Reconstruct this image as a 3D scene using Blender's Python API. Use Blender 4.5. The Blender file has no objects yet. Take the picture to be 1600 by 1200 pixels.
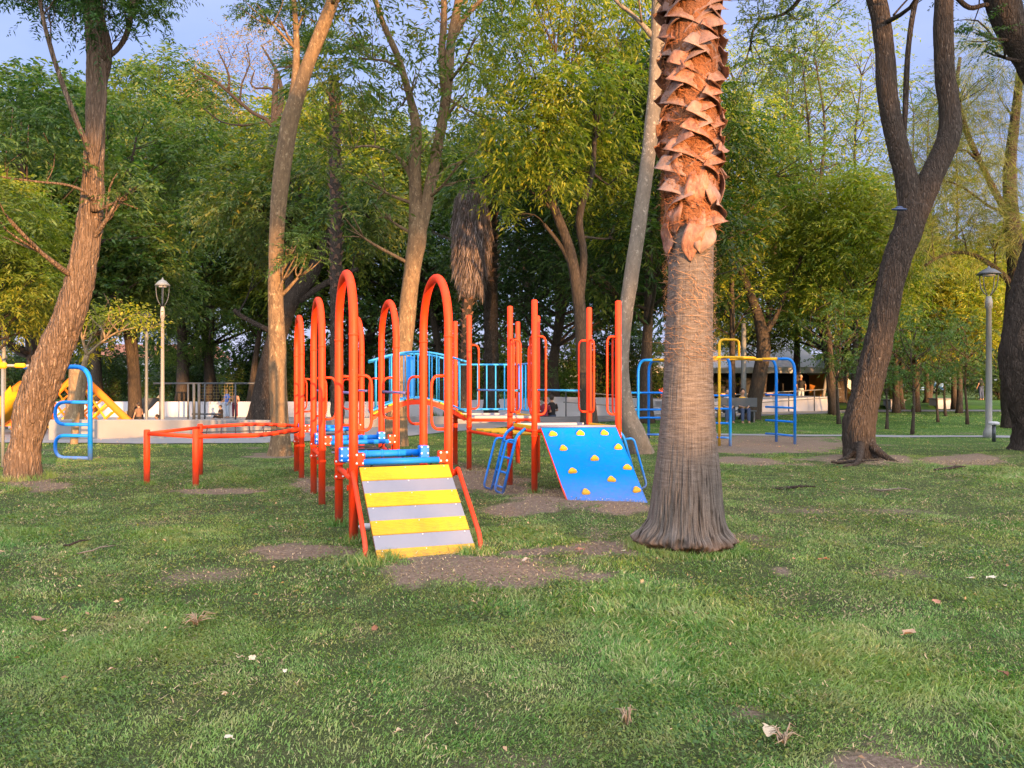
import bpy, math, random
import numpy as np
from mathutils import Vector
R = math.radians
sc = bpy.context.scene
# ------------------------------------------------------------------ camera
F = 1230.0; H0 = 1.5
cam = bpy.data.cameras.new('camera'); camo = bpy.data.objects.new('camera', cam)
sc.collection.objects.link(camo); sc.camera = camo
camo.location = (0, 0, H0); camo.rotation_euler = (R(90), 0, 0)
cam.sensor_width = 36; cam.lens = 36*F/1600; cam.clip_end = 2000; cam.clip_start = .05
# ------------------------------------------------------------------ light
SUN_EL = R(4.0); SAZ = math.atan2(.454, -.891)            # sun stands low behind the camera, a little to the right
sun = bpy.data.lights.new('sun', 'SUN'); suno = bpy.data.objects.new('sun', sun)
sc.collection.objects.link(suno)
sd = Vector((math.sin(SAZ)*math.cos(SUN_EL), math.cos(SAZ)*math.cos(SUN_EL), math.sin(SUN_EL)))
suno.rotation_euler = sd.to_track_quat('Z', 'Y').to_euler()
sun.energy = 5.0; sun.angle = R(.6); sun.color = (1, .52, .20)
GLOW = (9.2, 9.1, 9.5)
w = bpy.data.worlds.new('World'); sc.world = w; w.use_nodes = True
nt = w.node_tree; nt.nodes.clear()
def N(t, **k):
    n = nt.nodes.new(t)
    for a, b in k.items(): setattr(n, a, b)
    return n
out = N('ShaderNodeOutputWorld'); bg = N('ShaderNodeBackground'); bg.inputs[1].default_value = .15
sky = N('ShaderNodeTexSky', sky_type='NISHITA', sun_disc=False, sun_elevation=SUN_EL, sun_rotation=SAZ)
tc = N('ShaderNodeTexCoord'); mp = N('ShaderNodeMapping'); mp.inputs['Scale'].default_value = (1, 1, 2.6)
nz = N('ShaderNodeTexNoise'); nz.inputs['Scale'].default_value = 2.2; nz.inputs['Detail'].default_value = 6
cr = N('ShaderNodeValToRGB'); cr.color_ramp.elements[0].position = .35; cr.color_ramp.elements[1].position = .68
cr.color_ramp.elements[0].color = (.82, 1.1, 2.4, 1); cr.color_ramp.elements[1].color = (1.45, 1.65, 2.85, 1)
mx = N('ShaderNodeMix', data_type='RGBA'); mx.inputs[0].default_value = .8
L = nt.links.new
L(tc.outputs['Generated'], mp.inputs[0]); L(mp.outputs[0], nz.inputs['Vector']); L(nz.outputs[0], cr.inputs[0])
# the cloud deck is brightest overhead and towards the low sun, dusky blue opposite it
dt = N('ShaderNodeVectorMath', operation='DOT_PRODUCT'); dt.inputs[1].default_value = (.25, -.68, .69)
gl = N('ShaderNodeMapRange'); gl.interpolation_type = 'SMOOTHSTEP'
for k_, v_ in ((1, -.25), (2, .85), (3, 0.), (4, 1.)): gl.inputs[k_].default_value = v_
gm = N('ShaderNodeMix', data_type='RGBA'); gm.inputs[7].default_value = (GLOW[0], GLOW[1], GLOW[2], 1)
L(tc.outputs['Generated'], dt.inputs[0]); L(dt.outputs['Value'], gl.inputs[0]); L(gl.outputs[0], gm.inputs[0]); L(cr.outputs[0], gm.inputs[6])
L(sky.outputs[0], mx.inputs[6]); L(gm.outputs[2], mx.inputs[7]); L(mx.outputs[2], bg.inputs[0]); L(bg.outputs[0], out.inputs[0])
vs = sc.view_settings; vs.view_transform = 'Standard'; vs.look = 'None'; vs.gamma = 1; vs.use_curve_mapping = False
vs.exposure = 1.6
cy = sc.cycles; cy.max_bounces = 6; cy.diffuse_bounces = 3; cy.glossy_bounces = 2; cy.transmission_bounces = 3; cy.use_denoising = True

# ------------------------------------------------------------------ tools
def P(px, py, d): return np.array([(px-800)/F*d, d, H0-(py-600)/F*d])
rs = np.random.RandomState(7)
_LAT = rs.rand(32, 32, 32)
def vnoise(p):
    p = np.asarray(p, float); i = np.floor(p).astype(int); f = p-i; f = f*f*(3-2*f)
    i0 = i & 31; i1 = (i+1) & 31
    def g(a, b, c): return _LAT[a, b, c]
    x0, y0, z0 = i0[..., 0], i0[..., 1], i0[..., 2]; x1, y1, z1 = i1[..., 0], i1[..., 1], i1[..., 2]
    fx, fy, fz = f[..., 0], f[..., 1], f[..., 2]
    a = g(x0, y0, z0)*(1-fx)+g(x1, y0, z0)*fx; b = g(x0, y1, z0)*(1-fx)+g(x1, y1, z0)*fx
    c = g(x0, y0, z1)*(1-fx)+g(x1, y0, z1)*fx; d = g(x0, y1, z1)*(1-fx)+g(x1, y1, z1)*fx
    return ((a*(1-fy)+b*fy)*(1-fz)+(c*(1-fy)+d*fy)*fz)
def fbm(p, o=3):
    s = 0; a = .5; q = np.asarray(p, float)
    for _ in range(o): s = s+a*vnoise(q); q = q*2.03+11.7; a *= .5
    return s/(1-.5**o)
def mesh_np(name, V, faces_n, idx, mats, smooth=True, mi=None):
    me = bpy.data.meshes.new(name); V = np.asarray(V, np.float32)
    me.vertices.add(len(V)); me.vertices.foreach_set('co', V.ravel())
    fn = np.asarray(faces_n, np.int32); idx = np.asarray(idx, np.int32)
    me.loops.add(len(idx)); me.loops.foreach_set('vertex_index', idx)
    me.polygons.add(len(fn)); st = np.concatenate([[0], np.cumsum(fn)[:-1]]).astype(np.int32)
    me.polygons.foreach_set('loop_start', st)
    if smooth: me.polygons.foreach_set('use_smooth', np.ones(len(fn), bool))
    for m in mats: me.materials.append(m)
    if mi is not None: me.polygons.foreach_set('material_index', np.asarray(mi, np.int32))
    me.update(calc_edges=True); return me
ORG = {}
def link(o, parent=None):
    sc.collection.objects.link(o)
    if parent is not None: o.parent = parent
    return o
def root_of(o):
    while o.parent: o = o.parent
    return o
def thing(name, loc, label, cat, group=None, rz=0):
    o = bpy.data.objects.new(name, None); sc.collection.objects.link(o); o.location = loc; o.rotation_euler.z = rz
    o['label'] = label; o['category'] = cat; o.empty_display_size = .2
    if group: o['group'] = group
    ORG[o.name] = np.array(loc, float); return o
def tag(o, label=None, cat=None, group=None, kind=None):
    for k, v in (('label', label), ('category', cat), ('group', group), ('kind', kind)):
        if v: o[k] = v
    return o
class MB:
    def __init__(s): s.V = []; s.F = []; s.M = []; s.n = 0; s.S = []
    def add(s, V, faces, mi=0, smooth=True):
        V = np.asarray(V, float)
        for f in faces: s.F.append([i+s.n for i in f]); s.M.append(mi); s.S.append(smooth)
        s.V.append(V); s.n += len(V); return s
    def grid(s, G, closed_u=False, mi=0, cap0=False, cap1=False):
        a, b = G.shape[:2]; fs = []
        for i in range(a-1):
            for j in range(b if closed_u else b-1):
                j2 = (j+1) % b; fs.append((i*b+j, i*b+j2, (i+1)*b+j2, (i+1)*b+j))
        if cap0: fs.append(tuple(range(b-1, -1, -1)))
        if cap1: fs.append(tuple((a-1)*b+k for k in range(b)))
        return s.add(G.reshape(-1, 3), fs, mi)
    def tube(s, pts, r, n=10, mi=0, cap=True):
        G = tube_grid(np.asarray(pts, float), r, n)
        return s.grid(G, True, mi, cap, cap)
    def box(s, c, size, U=(1, 0, 0), Vv=(0, 1, 0), W=None, mi=0, bev=0.0):
        U = np.array(U, float); U /= np.linalg.norm(U); Vv = np.array(Vv, float); Vv /= np.linalg.norm(Vv)
        W = np.cross(U, Vv) if W is None else np.array(W, float)
        c = np.array(c, float); a, b, d = [x/2 for x in size]; vs_ = []; bb = min(bev, a*.9, b*.9, d*.9)
        if bb <= 0:
            for z in (-d, d):
                for (x, y) in ((-a, -b), (a, -b), (a, b), (-a, b)): vs_.append(c+U*x+Vv*y+W*z)
            fs = [(3, 2, 1, 0), (4, 5, 6, 7), (0, 1, 5, 4), (1, 2, 6, 5), (2, 3, 7, 6), (3, 0, 4, 7)]
            return s.add(vs_, fs, mi, False)
        def ring(x, y, z):
            return [c+U*p+Vv*q+W*z for p, q in ((-x+bb, -y), (x-bb, -y), (x, -y+bb), (x, y-bb), (x-bb, y), (-x+bb, y), (-x, y-bb), (-x, -y+bb))]
        for (x, y, z) in ((a-bb, b-bb, -d), (a, b, -d+bb), (a, b, d-bb), (a-bb, b-bb, d)): vs_ += ring(x, y, z)
        fs = [tuple(range(7, -1, -1)), tuple(range(24, 32))]
        for k in range(3):
            for j in range(8): fs.append((k*8+j, k*8+(j+1) % 8, (k+1)*8+(j+1) % 8, (k+1)*8+j))
        return s.add(vs_, fs, mi, False)
    def ball(s, c, r, n=10, mi=0, sc_=(1, 1, 1)):
        t = np.linspace(0.001, math.pi-.001, n); ph = np.linspace(0, 2*math.pi, n*2, endpoint=False)
        G = np.stack([np.sin(t)[:, None]*np.cos(ph), np.sin(t)[:, None]*np.sin(ph), -np.cos(t)[:, None]*np.ones_like(ph)], -1)
        return s.grid(np.array(c)+G*r*np.array(sc_), True, mi, True, True)
    def build(s, name, mats, parent=None, org=None):
        if not isinstance(mats, (list, tuple)): mats = [mats]
        V = np.concatenate(s.V)
        if parent is not None and org is None: org = ORG[root_of(parent).name]
        if org is not None: V = V-org
        me = mesh_np(name, V, [len(f) for f in s.F], [i for f in s.F for i in f], mats, True, s.M)
        me.polygons.foreach_set('use_smooth', np.array(s.S, bool))
        o = bpy.data.objects.new(name, me); link(o, parent)
        if parent is None and org is not None: o.location = org
        return o
def tube_grid(p, r, n):
    m = len(p); r = np.broadcast_to(np.asarray(r, float), (m,))
    T = np.gradient(p, axis=0); T /= np.linalg.norm(T, axis=1)[:, None]+1e-9
    up = np.array([0, 0, 1.]) if abs(T[0][2]) < .9 else np.array([1., 0, 0])
    u = np.cross(T[0], up); u /= np.linalg.norm(u); G = np.zeros((m, n, 3)); th = np.linspace(0, 2*math.pi, n, endpoint=False)
    for i in range(m):
        u = u-T[i]*u.dot(T[i]); u /= np.linalg.norm(u)+1e-9; v = np.cross(T[i], u)
        G[i] = p[i]+r[i]*(np.cos(th)[:, None]*u+np.sin(th)[:, None]*v)
    return G
def fillet(pts, r, k=6, closed=False):
    pts = [np.array(p, float) for p in pts]; o = []; n = len(pts)
    rng = range(n) if closed else range(1, n-1)
    if not closed: o.append(pts[0])
    for i in rng:
        a, b, c = pts[i-1], pts[i], pts[(i+1) % n]
        ra = min(r, np.linalg.norm(a-b)*.49); rc = min(r, np.linalg.norm(c-b)*.49)
        p0 = b+(a-b)/np.linalg.norm(a-b)*ra; p2 = b+(c-b)/np.linalg.norm(c-b)*rc
        for t in np.linspace(0, 1, k): o.append((1-t)**2*p0+2*t*(1-t)*b+t*t*p2)
    if closed: o.append(o[0])
    else: o.append(pts[-1])
    return np.array(o)
def catmull(pts, step):
    pts = np.asarray(pts, float); o = []
    q = np.vstack([2*pts[0]-pts[1], pts, 2*pts[-1]-pts[-2]])
    for i in range(1, len(q)-2):
        p0, p1, p2, p3 = q[i-1:i+3]; m = max(2, int(np.linalg.norm((p2-p1)[:3])/step))
        t = np.linspace(0, 1, m, endpoint=False)[:, None]
        o.append(.5*((2*p1)+(-p0+p2)*t+(2*p0-5*p1+4*p2-p3)*t*t+(-p0+3*p1-3*p2+p3)*t**3))
    o.append(pts[-1:]); return np.vstack(o)
# ------------------------------------------------------------------ materials
def newmat(name):
    m = bpy.data.materials.new(name); m.use_nodes = True; m.node_tree.nodes.clear(); return m, m.node_tree
def _n(t, ty, ins=None, **k):
    n = t.nodes.new(ty)
    for a, b in k.items(): setattr(n, a, b)
    for a, b in (ins or {}).items():
        if hasattr(b, 'is_output') or isinstance(b, bpy.types.NodeSocket): t.links.new(b, n.inputs[a])
        else: n.inputs[a].default_value = b
    return n
def ramp(t, fac, stops):
    n = t.nodes.new('ShaderNodeValToRGB'); e = n.color_ramp.elements
    while len(e) < len(stops): e.new(.5)
    for k, (p, c) in enumerate(stops): e[k].position = p; e[k].color = (*c, 1)
    t.links.new(fac, n.inputs[0]); return n.outputs[0]
def noise(t, vec, scale, detail=4, rough=.55, dist=0):
    return _n(t, 'ShaderNodeTexNoise', {'Vector': vec, 'Scale': scale, 'Detail': detail, 'Roughness': rough, 'Distortion': dist}).outputs[0]
def mapv(t, vec, s): return _n(t, 'ShaderNodeMapping', {'Vector': vec, 'Scale': s}).outputs[0]
def bump(t, h, strength, dist=.01, nrm=None):
    b = _n(t, 'ShaderNodeBump', {'Height': h, 'Strength': strength, 'Distance': dist})
    if nrm is not None: t.links.new(nrm, b.inputs['Normal'])
    return b.outputs[0]
def mixc(t, f, a, b, bt='MIX'):
    n = t.nodes.new('ShaderNodeMix'); n.data_type = 'RGBA'; n.blend_type = bt
    for k, v in ((0, f), (6, a), (7, b)):
        if isinstance(v, bpy.types.NodeSocket): t.links.new(v, n.inputs[k])
        else: n.inputs[k].default_value = v if k == 0 else (*v, 1)
    return n.outputs[2]
def finish(t, col, rough=.6, normal=None, metal=0., trans=None, spec=.5, coat=0):
    b = t.nodes.new('ShaderNodeBsdfPrincipled'); o = t.nodes.new('ShaderNodeOutputMaterial')
    for k, v in (('Base Color', col), ('Roughness', rough), ('Metallic', metal), ('Specular IOR Level', spec), ('Coat Weight', coat)):
        if isinstance(v, bpy.types.NodeSocket): t.links.new(v, b.inputs[k])
        else: b.inputs[k].default_value = (*v, 1) if k == 'Base Color' else v
    if normal is not None: t.links.new(normal, b.inputs['Normal'])
    s = b.outputs[0]
    if trans is not None:
        tr = t.nodes.new('ShaderNodeBsdfTranslucent'); mxs = t.nodes.new('ShaderNodeMixShader'); mxs.inputs[0].default_value = trans[0]
        if isinstance(trans[1], bpy.types.NodeSocket): t.links.new(trans[1], tr.inputs[0])
        t.links.new(s, mxs.inputs[1]); t.links.new(tr.outputs[0], mxs.inputs[2]); s = mxs.outputs[0]
    t.links.new(s, o.inputs[0])
def pos(t): return t.nodes.new('ShaderNodeNewGeometry').outputs['Position']
def objc(t): return t.nodes.new('ShaderNodeTexCoord').outputs['Object']
def paint(name, c, rough=.48, coat=.0, wear=(.25, .2, .16), spec=.25):
    m, t = newmat(name); p = pos(t)
    n1 = noise(t, p, 9, 5); n2 = noise(t, p, 60, 3)
    c1 = mixc(t, ramp(t, n1, [(.35, (0, 0, 0)), (.75, (.35, .35, .35))]), c, tuple(x*.72+.02 for x in c))
    sp = ramp(t, noise(t, p, 38, 6, .7), [(.66, (0, 0, 0)), (.72, (1, 1, 1))])
    c2 = mixc(t, _n(t, 'ShaderNodeMath', {0: sp, 1: .8}, operation='MULTIPLY').outputs[0], c1, wear)
    st_ = ramp(t, noise(t, mapv(t, p, (3, 3, 1.2)), 4, 6, .7), [(.5, (0, 0, 0)), (.75, (.5, .5, .5))]); c2 = mixc(t, st_, c2, tuple(x*.55+.03 for x in c))
    z = _n(t, 'ShaderNodeSeparateXYZ', {0: p}).outputs[2]
    low = _n(t, 'ShaderNodeMapRange', {0: z, 1: .34, 2: .0, 3: 0., 4: .95}).outputs[0]
    lown = _n(t, 'ShaderNodeMath', {0: low, 1: noise(t, p, 22, 4)}, operation='MULTIPLY').outputs[0]
    c3 = mixc(t, lown, c2, (.16, .11, .075))
    rg = _n(t, 'ShaderNodeMapRange', {0: n1, 3: rough-.08, 4: rough+.2}).outputs[0]
    finish(t, c3, rg, bump(t, n2, .12, .002), coat=coat, spec=spec); return m
def plain(name, c, rough=.7, var=.25, scale=6, bs=.2, metal=0., bd=.005, bscale=40):
    m, t = newmat(name); p = objc(t); n1 = noise(t, p, scale, 5)
    c1 = mixc(t, n1, tuple(x*(1-var) for x in c), tuple(min(1, x*(1+var)) for x in c))
    finish(t, c1, rough, bump(t, noise(t, p, bscale, 4), bs, bd), metal=metal); return m
def bark(name, dark, light, fleck, sx=5., vs_=1.2, fl=.64, bs=.9, bd=.03, vor=1.):
    m, t = newmat(name); p = pos(t)
    q = mapv(t, p, (sx, sx, vs_)); a = noise(t, q, 2.2, 8, .65, .6)
    v = _n(t, 'ShaderNodeTexVoronoi', {'Vector': mapv(t, p, (sx*2.0, sx*2.0, vs_*2)), 'Scale': 1.6}, feature='DISTANCE_TO_EDGE').outputs[0]
    vr = ramp(t, v, [(0, (1-vor,)*3), (.22, (1, 1, 1))])
    c = ramp(t, a, [(.32, dark), (.55, tuple((x+y)/2 for x, y in zip(dark, light))), (.72, light)])
    c = mixc(t, .55, c, mixc(t, vr, tuple(x*.45 for x in dark), c))
    f = ramp(t, noise(t, mapv(t, p, (sx*1.1, sx*1.1, vs_*1.5)), 3, 5, .75), [(fl-.03, (0, 0, 0)), (fl+.05, (1, 1, 1))])
    c = mixc(t, f, c, fleck)
    big = noise(t, p, .9, 3); c = mixc(t, ramp(t, big, [(.4, (0, 0, 0)), (.65, (.5, .5, .5))]), c, tuple(x*.6 for x in light))
    h = _n(t, 'ShaderNodeMath', {0: a, 1: vr}, operation='MULTIPLY_ADD'); t.links.new(a, h.inputs[2])
    finish(t, c, .88, bump(t, h.outputs[0], bs, bd), spec=.25); return m
def leafmat(name, stops, trans=.35, yel=.15, rough=.5):
    m, t = newmat(name); g = t.nodes.new('ShaderNodeNewGeometry'); oi = t.nodes.new('ShaderNodeObjectInfo')
    c = ramp(t, g.outputs['Random Per Island'], stops)
    n1 = noise(t, g.outputs['Position'], .55, 3)
    c = mixc(t, _n(t, 'ShaderNodeMapRange', {0: n1, 1: .35, 2: .7, 3: 0., 4: yel*3}).outputs[0], c, (.26, .24, .03))
    c = mixc(t, 1.0, c, oi.outputs['Color'], 'MULTIPLY')
    b = mixc(t, 1.0, c, (1.5, 1.7, .6), 'MULTIPLY')
    finish(t, c, rough, trans=(trans, b), spec=.35); return m
M = {}
M['orange'] = paint('orange_paint', (.74, .040, .003))
M['blue'] = paint('blue_paint', (.0, .19, .72))
M['sky'] = paint('light_blue_paint', (.03, .30, .66))
M['yellow'] = paint('yellow_paint', (.66, .37, .010), .45)
M['purple'] = paint('faded_violet_rubber', (.16, .15, .36), .6, 0)
M['silver'] = plain('aluminium_plate', (.22, .225, .275), .5, .12, 3, .15, .2, .002, 90)
M['steel'] = plain('galvanised_steel', (.20, .21, .21), .55, .15, 5, .1, .1)
M['bolt'] = plain('bolt_steel', (.85, .85, .85), .3, .05, 5, .05, .3)
M['black'] = plain('black_rubber', (.02, .02, .022), .55)
M['conc'] = plain('concrete', (.19, .19, .20), .85, .16, 1.3, .25)
M['white'] = plain('white_render', (.46, .46, .50), .8, .12, .8, .15)
M['plaza'] = plain('plaza_concrete', (.34, .32, .32), .85, .12, .7, .2)
M['path'] = plain('path_concrete', (.20, .20, .22), .85, .16, 1.1, .3)
M['roofw'] = plain('roof_white', (.58, .58, .62), .8, .22, .5, .15)
M['wood'] = plain('orange_timber', (.62, .26, .06), .5, .35, 2, .2)
M['dark'] = plain('interior_shade_black', (.015, .015, .018), .8)
M['greymetal'] = plain('dark_grey_metal', (.07, .08, .095), .45, .15, 5, .1, .3)
M['tile'] = plain('roof_tile', (.30, .11, .06), .8, .3, 3, .3)
M['glass'] = plain('window_glass', (.05, .06, .08), .1, .1, 2, 0)
M['amber'] = paint('amber_paint', (.80, .20, .010))
M['red'] = paint('red_paint', (.6, .04, .03))
M['trunk_brown'] = bark('bark_brown_flecked', (.075, .05, .036), (.29, .20, .14), (.40, .31, .24), 7, 1.2, .60, 1., .045)
M['trunk_dark'] = bark('bark_dark_grey', (.028, .022, .020), (.115, .088, .072), (.24, .20, .17), 8, 1.4, .62, 1., .06)
M['trunk_smooth'] = bark('bark_smooth_tan', (.12, .085, .05), (.28, .20, .12), (.38, .29, .18), 5, 2.0, .58, .5, .012, 0.)
M['trunk_mid'] = bark('bark_mid_tan', (.075, .05, .032), (.27, .18, .10), (.36, .27, .17), 6, 2.2, .60, .6, .015, .3)
M['trunk_grey'] = bark('bark_pale_grey', (.12, .10, .08), (.25, .21, .17), (.44, .38, .31), 5, 2.4, .60, .6, .015, .25)
M['trunk_bg'] = bark('bark_background', (.03, .024, .02), (.10, .075, .055), (.16, .13, .11), 4, 1.4, .7, .5)
G1 = [(0, (.016, .048, .018)), (.45, (.034, .090, .028)), (.8, (.07, .135, .036)), (1, (.17, .185, .045))]
M['leaf'] = leafmat('broad_leaf', G1, .38, .09)
M['leaf_y'] = leafmat('yellow_green_leaf', [(0, (.06, .11, .018)), (.5, (.14, .20, .024)), (1, (.32, .31, .035))], .4, .2)
M['leaf_f'] = leafmat('feathery_leaf', [(0, (.02, .06, .022)), (.6, (.04, .10, .03)), (1, (.08, .15, .04))], .3, .05)
M['needle'] = leafmat('needle_leaf', [(0, (.05, .075, .03)), (.6, (.09, .12, .045)), (1, (.15, .17, .07))], .3, .15)
M['twigleaf'] = leafmat('sparse_pinkish_leaf', [(0, (.09, .10, .04)), (.6, (.2, .16, .07)), (1, (.34, .22, .14))], .3, .1)
M['dead'] = leafmat('dead_frond', [(0, (.10, .075, .055)), (.6, (.2, .155, .12)), (1, (.32, .26, .2))], .15, 0, .8)

# ------------------------------------------------------------------ foliage
def sprays(rng, C, D, L_, m, ll, lw, droop=.35, along=.35, jit=.3):
    n = len(C); D = D/(np.linalg.norm(D, axis=1)[:, None]+1e-9)
    Lr = L_*(.6+.7*rng.rand(n)); t = (np.arange(m)+.6)/m
    S = np.cross(D, [0, 0, 1.]); S /= np.linalg.norm(S, axis=1)[:, None]+1e-6
    rot = rng.rand(n)*1.2-.6; Nn = np.cross(S, D); S = S*np.cos(rot)[:, None]+Nn*np.sin(rot)[:, None]
    B = C[:, None]+D[:, None]*(Lr[:, None]*t)[..., None]; B[..., 2] -= droop*Lr[:, None]*t**2
    side = np.where(np.arange(m) % 2 == 0, 1., -1.); side = np.broadcast_to(side, (n, m))
    ld = S[:, None]*side[..., None]*(1-along*.3)+D[:, None]*(along+.3)+rng.randn(n, m, 3)*jit
    ld[..., 2] -= droop*.8; ld /= np.linalg.norm(ld, axis=2)[..., None]
    l = ll*(.65+.6*rng.rand(n, m)); ww = lw*(.7+.5*rng.rand(n, m))
    sv = np.cross(ld, rng.randn(n, m, 3)*.8+[0, 0, 1.2]); sv /= np.linalg.norm(sv, axis=2)[..., None]+1e-6
    mid = B+ld*(l*.45)[..., None]; tip = B+ld*l[..., None]; tip[..., 2] -= l*.18
    a = mid+sv*(ww/2)[..., None]; b = mid-sv*(ww/2)[..., None]
    return np.stack([B, a, tip, b], 2).reshape(-1, 3)
KIND = {'broad': (.45, 10, .125, .075, .3, .2), 'fine': (.5, 14, .095, .038, .35, .3),  # length, leaflets, leaf length, leaf width, droop
    'ash': (.55, 11, .17, .052, .45, .35), 'big': (.5, 9, .21, .06, .65, .4), 'far': (.9, 9, .34, .12, .4, .3),
    'feather': (.5, 30, .085, .026, .25, .1), 'needle': (1.0, 16, .42, .013, .5, 1.4), 'sparse': (.5, 6, .10, .035, .3, .3),
    'fringe': (.45, 12, .3, .012, .2, 1.2)}
def clumps(rng, cs, kind, dens=1.0, scale=1.0):
    Ls, m, ll, lw, dr, al = KIND[kind]; out_ = []
    for (c, r) in cs:
        n = max(4, int(dens*46*(r/.8)**2)); d = rng.randn(n, 3); d /= np.linalg.norm(d, axis=1)[:, None]
        rad = r*(.25+.75*rng.rand(n)**.6)
        q = np.array(c)+d*rad[:, None]*[1, 1, .75]
        D = d*[1, 1, .6]+rng.randn(n, 3)*.35+[0, 0, .12]
        out_.append(sprays(rng, q-d*(.25*Ls*scale), D, Ls*scale, m, ll*scale, lw*scale, dr, al))
    return np.concatenate(out_)
def leaf_obj(name, V, mat, parent=None, org=None):
    if org is not None: V = V-org
    n = len(V)//4; me = mesh_np(name, V, np.full(n, 4), np.arange(n*4), [mat], False)
    o = bpy.data.objects.new(name, me); link(o, parent); return o
def limb(mb, pts, sides=10, step=.3, amp=.08, flare=0, seed=0, fz=.5, lobes=5, ridge=0.):
    """pts rows x,y,z,r"""
    c = catmull(pts, step); G = tube_grid(c[:, :3], c[:, 3], sides)
    ctr = c[:, None, :3]; off = G-ctr
    q = G*[3.1, 3.1, 1.1]+seed*7.3; k = 1+amp*(fbm(q, 3)-.5)*2
    if ridge:
        q2 = G*[26, 26, 5]+seed; k = k+ridge*(fbm(q2, 3)-.5)*2
    if flare:
        th = np.linspace(0, 2*math.pi, sides, endpoint=False)
        h = np.exp(-np.maximum(c[:, 2]-pts[0][2], 0)/fz)[:, None]
        k = k+flare*h*(.45+.55*(np.cos(lobes*th+seed)*.5+.5)[None]+.2*np.cos(3*th+seed*2)[None])
    G = ctr+off*k[..., None]; mb.grid(G, True, 0, True, True); return c
def curve_to(a, b, rng, sag=.15):
    a = np.array(a); b = np.array(b); L_ = np.linalg.norm(b-a); m = (a+b)/2+rng.randn(3)*L_*.07; m[2] -= L_*sag*.3
    return [a, m, b]
TREES = {}
def make_tree(key, rng, Ht, hb, Rc, kind, mat, bmat, ncl=30, dens=1., tr=.2, cr_=.95, lean=0., ls=1.0, shape='round', nst=1):
    """builds a tree at the origin as an unlinked template (trunk mesh, crown mesh)"""
    mb = MB(); cs = []; stems = []
    for s_ in range(nst):
        a0 = rng.rand()*6.28; sp = (.0 if nst == 1 else Rc*.45)
        pts = [(rng.randn()*.03*nst, rng.randn()*.03*nst, -.15, tr*1.15)]
        for k in range(1, 6):
            f = k/5; pts.append((lean*f*Ht*.2+math.cos(a0)*sp*f+rng.randn()*.12*f, math.sin(a0)*sp*f+rng.randn()*.12*f, Ht*.88*f, tr*(1-.82*f)))
        stems.append(limb(mb, pts, 9, .5, .1, .5, rng.randint(99), .4))
    for k in range(ncl):
        z = hb+(Ht-hb)*((k+.5)/ncl); f = (z-hb)/(Ht-hb)
        prof = {'round': math.sin(math.pi*min(1, .18+.8*f))**.7, 'cone': (1-f)*.9+.15, 'vase': .35+.75*f if f < .8 else .95-(f-.8)*2.4, 'col': .8-.3*f}[shape]
        a = k*2.4+rng.rand()*.8; rr = Rc*prof*(.35+.65*rng.rand()**.5)
        st = stems[k % nst]; j = np.argmin(abs(st[:, 2]-z*.98)); c0 = st[j, :3]
        c = np.array([c0[0]+math.cos(a)*rr, c0[1]+math.sin(a)*rr, z+rng.randn()*.2]); cs.append((c, cr_*(.7+.6*rng.rand())))
        zs = max(hb*.75, z-rr*.55-.3); j = np.argmin(abs(st[:, 2]-zs)); b0 = st[j]
        A, Bm, Cc = curve_to(b0[:3], c, rng); r0 = max(.02, b0[3]*.45)
        limb(mb, [(*A, r0), (*Bm, r0*.65), (*Cc, r0*.25)], 5, .6, .05, 0, k)
        for _ in range(2):
            e = c+rng.randn(3)*[.6, .6, .5]; limb(mb, [(*Bm, r0*.4), (*((Bm+e)/2+rng.randn(3)*.1), r0*.3), (*e, .008)], 4, .6, .05, 0, k)
    V = clumps(rng, cs, kind, dens, ls)
    to = mb.build('trunk', bmat); n = len(V)//4
    me = mesh_np('crown', V, np.full(n, 4), np.arange(n*4), [mat], False)
    sc.collection.objects.unlink(to); TREES[key] = (to.data, me); bpy.data.objects.remove(to)
def put_tree(key, name, loc, s, rz, label, cat='tree', group='trees in the park background', col=(1, 1, 1), sz=None):
    t = thing(name, loc, label, cat, group, rz); t.scale = (s, s, sz or s)
    for nm, me in zip(('trunk', 'crown'), TREES[key]):
        o = bpy.data.objects.new(nm, me); link(o, t); o.color = (*col, 1)
    return t
# ------------------------------------------------------------------ ground
Wl = np.array([(-60, 26), (-12.31, 26), (-12.3, 20.9), (-8.9, 22.), (-6.9, 24.3), (-3.5, 28.5), (1.8, 31.5), (18.6, 43.2), (60, 43.2)])
El = np.array([(-60, 19.8), (-6.4, 19.8), (-3, 22.5), (.46, 28.4), (16, 40), (21, 42.5), (90, 42.5)])
Rl = np.array([(-80, 50.), (-5, 50), (2, 39.), (18.6, 47.5), (80, 47.5)])
def wy(x): return np.interp(x, Wl[:, 0], Wl[:, 1])
def ey(x): return np.interp(x, El[:, 0], El[:, 1])
def ry(x): return np.interp(x, Rl[:, 0], Rl[:, 1])
PATCH = [(755, 900, 125, 27), (460, 863, 70, 12), (850, 785, 66, 18), (322, 766, 48, 4), (745, 748, 42, 20), (950, 797, 75, 8), (1170, 694, 150, 14),
         (880, 862, 90, 12), (1370, 1215, 150, 15), (1120, 1135, 60, 9), (490, 760, 40, 12), (1500, 722, 60, 6), (790, 760, 60, 12),
         (1070, 860, 95, 8), (35, 758, 60, 8), (1345, 722, 70, 7), (440, 712, 40, 5), (1150, 720, 60, 5), (1195, 895, 24, 6)]
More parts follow.
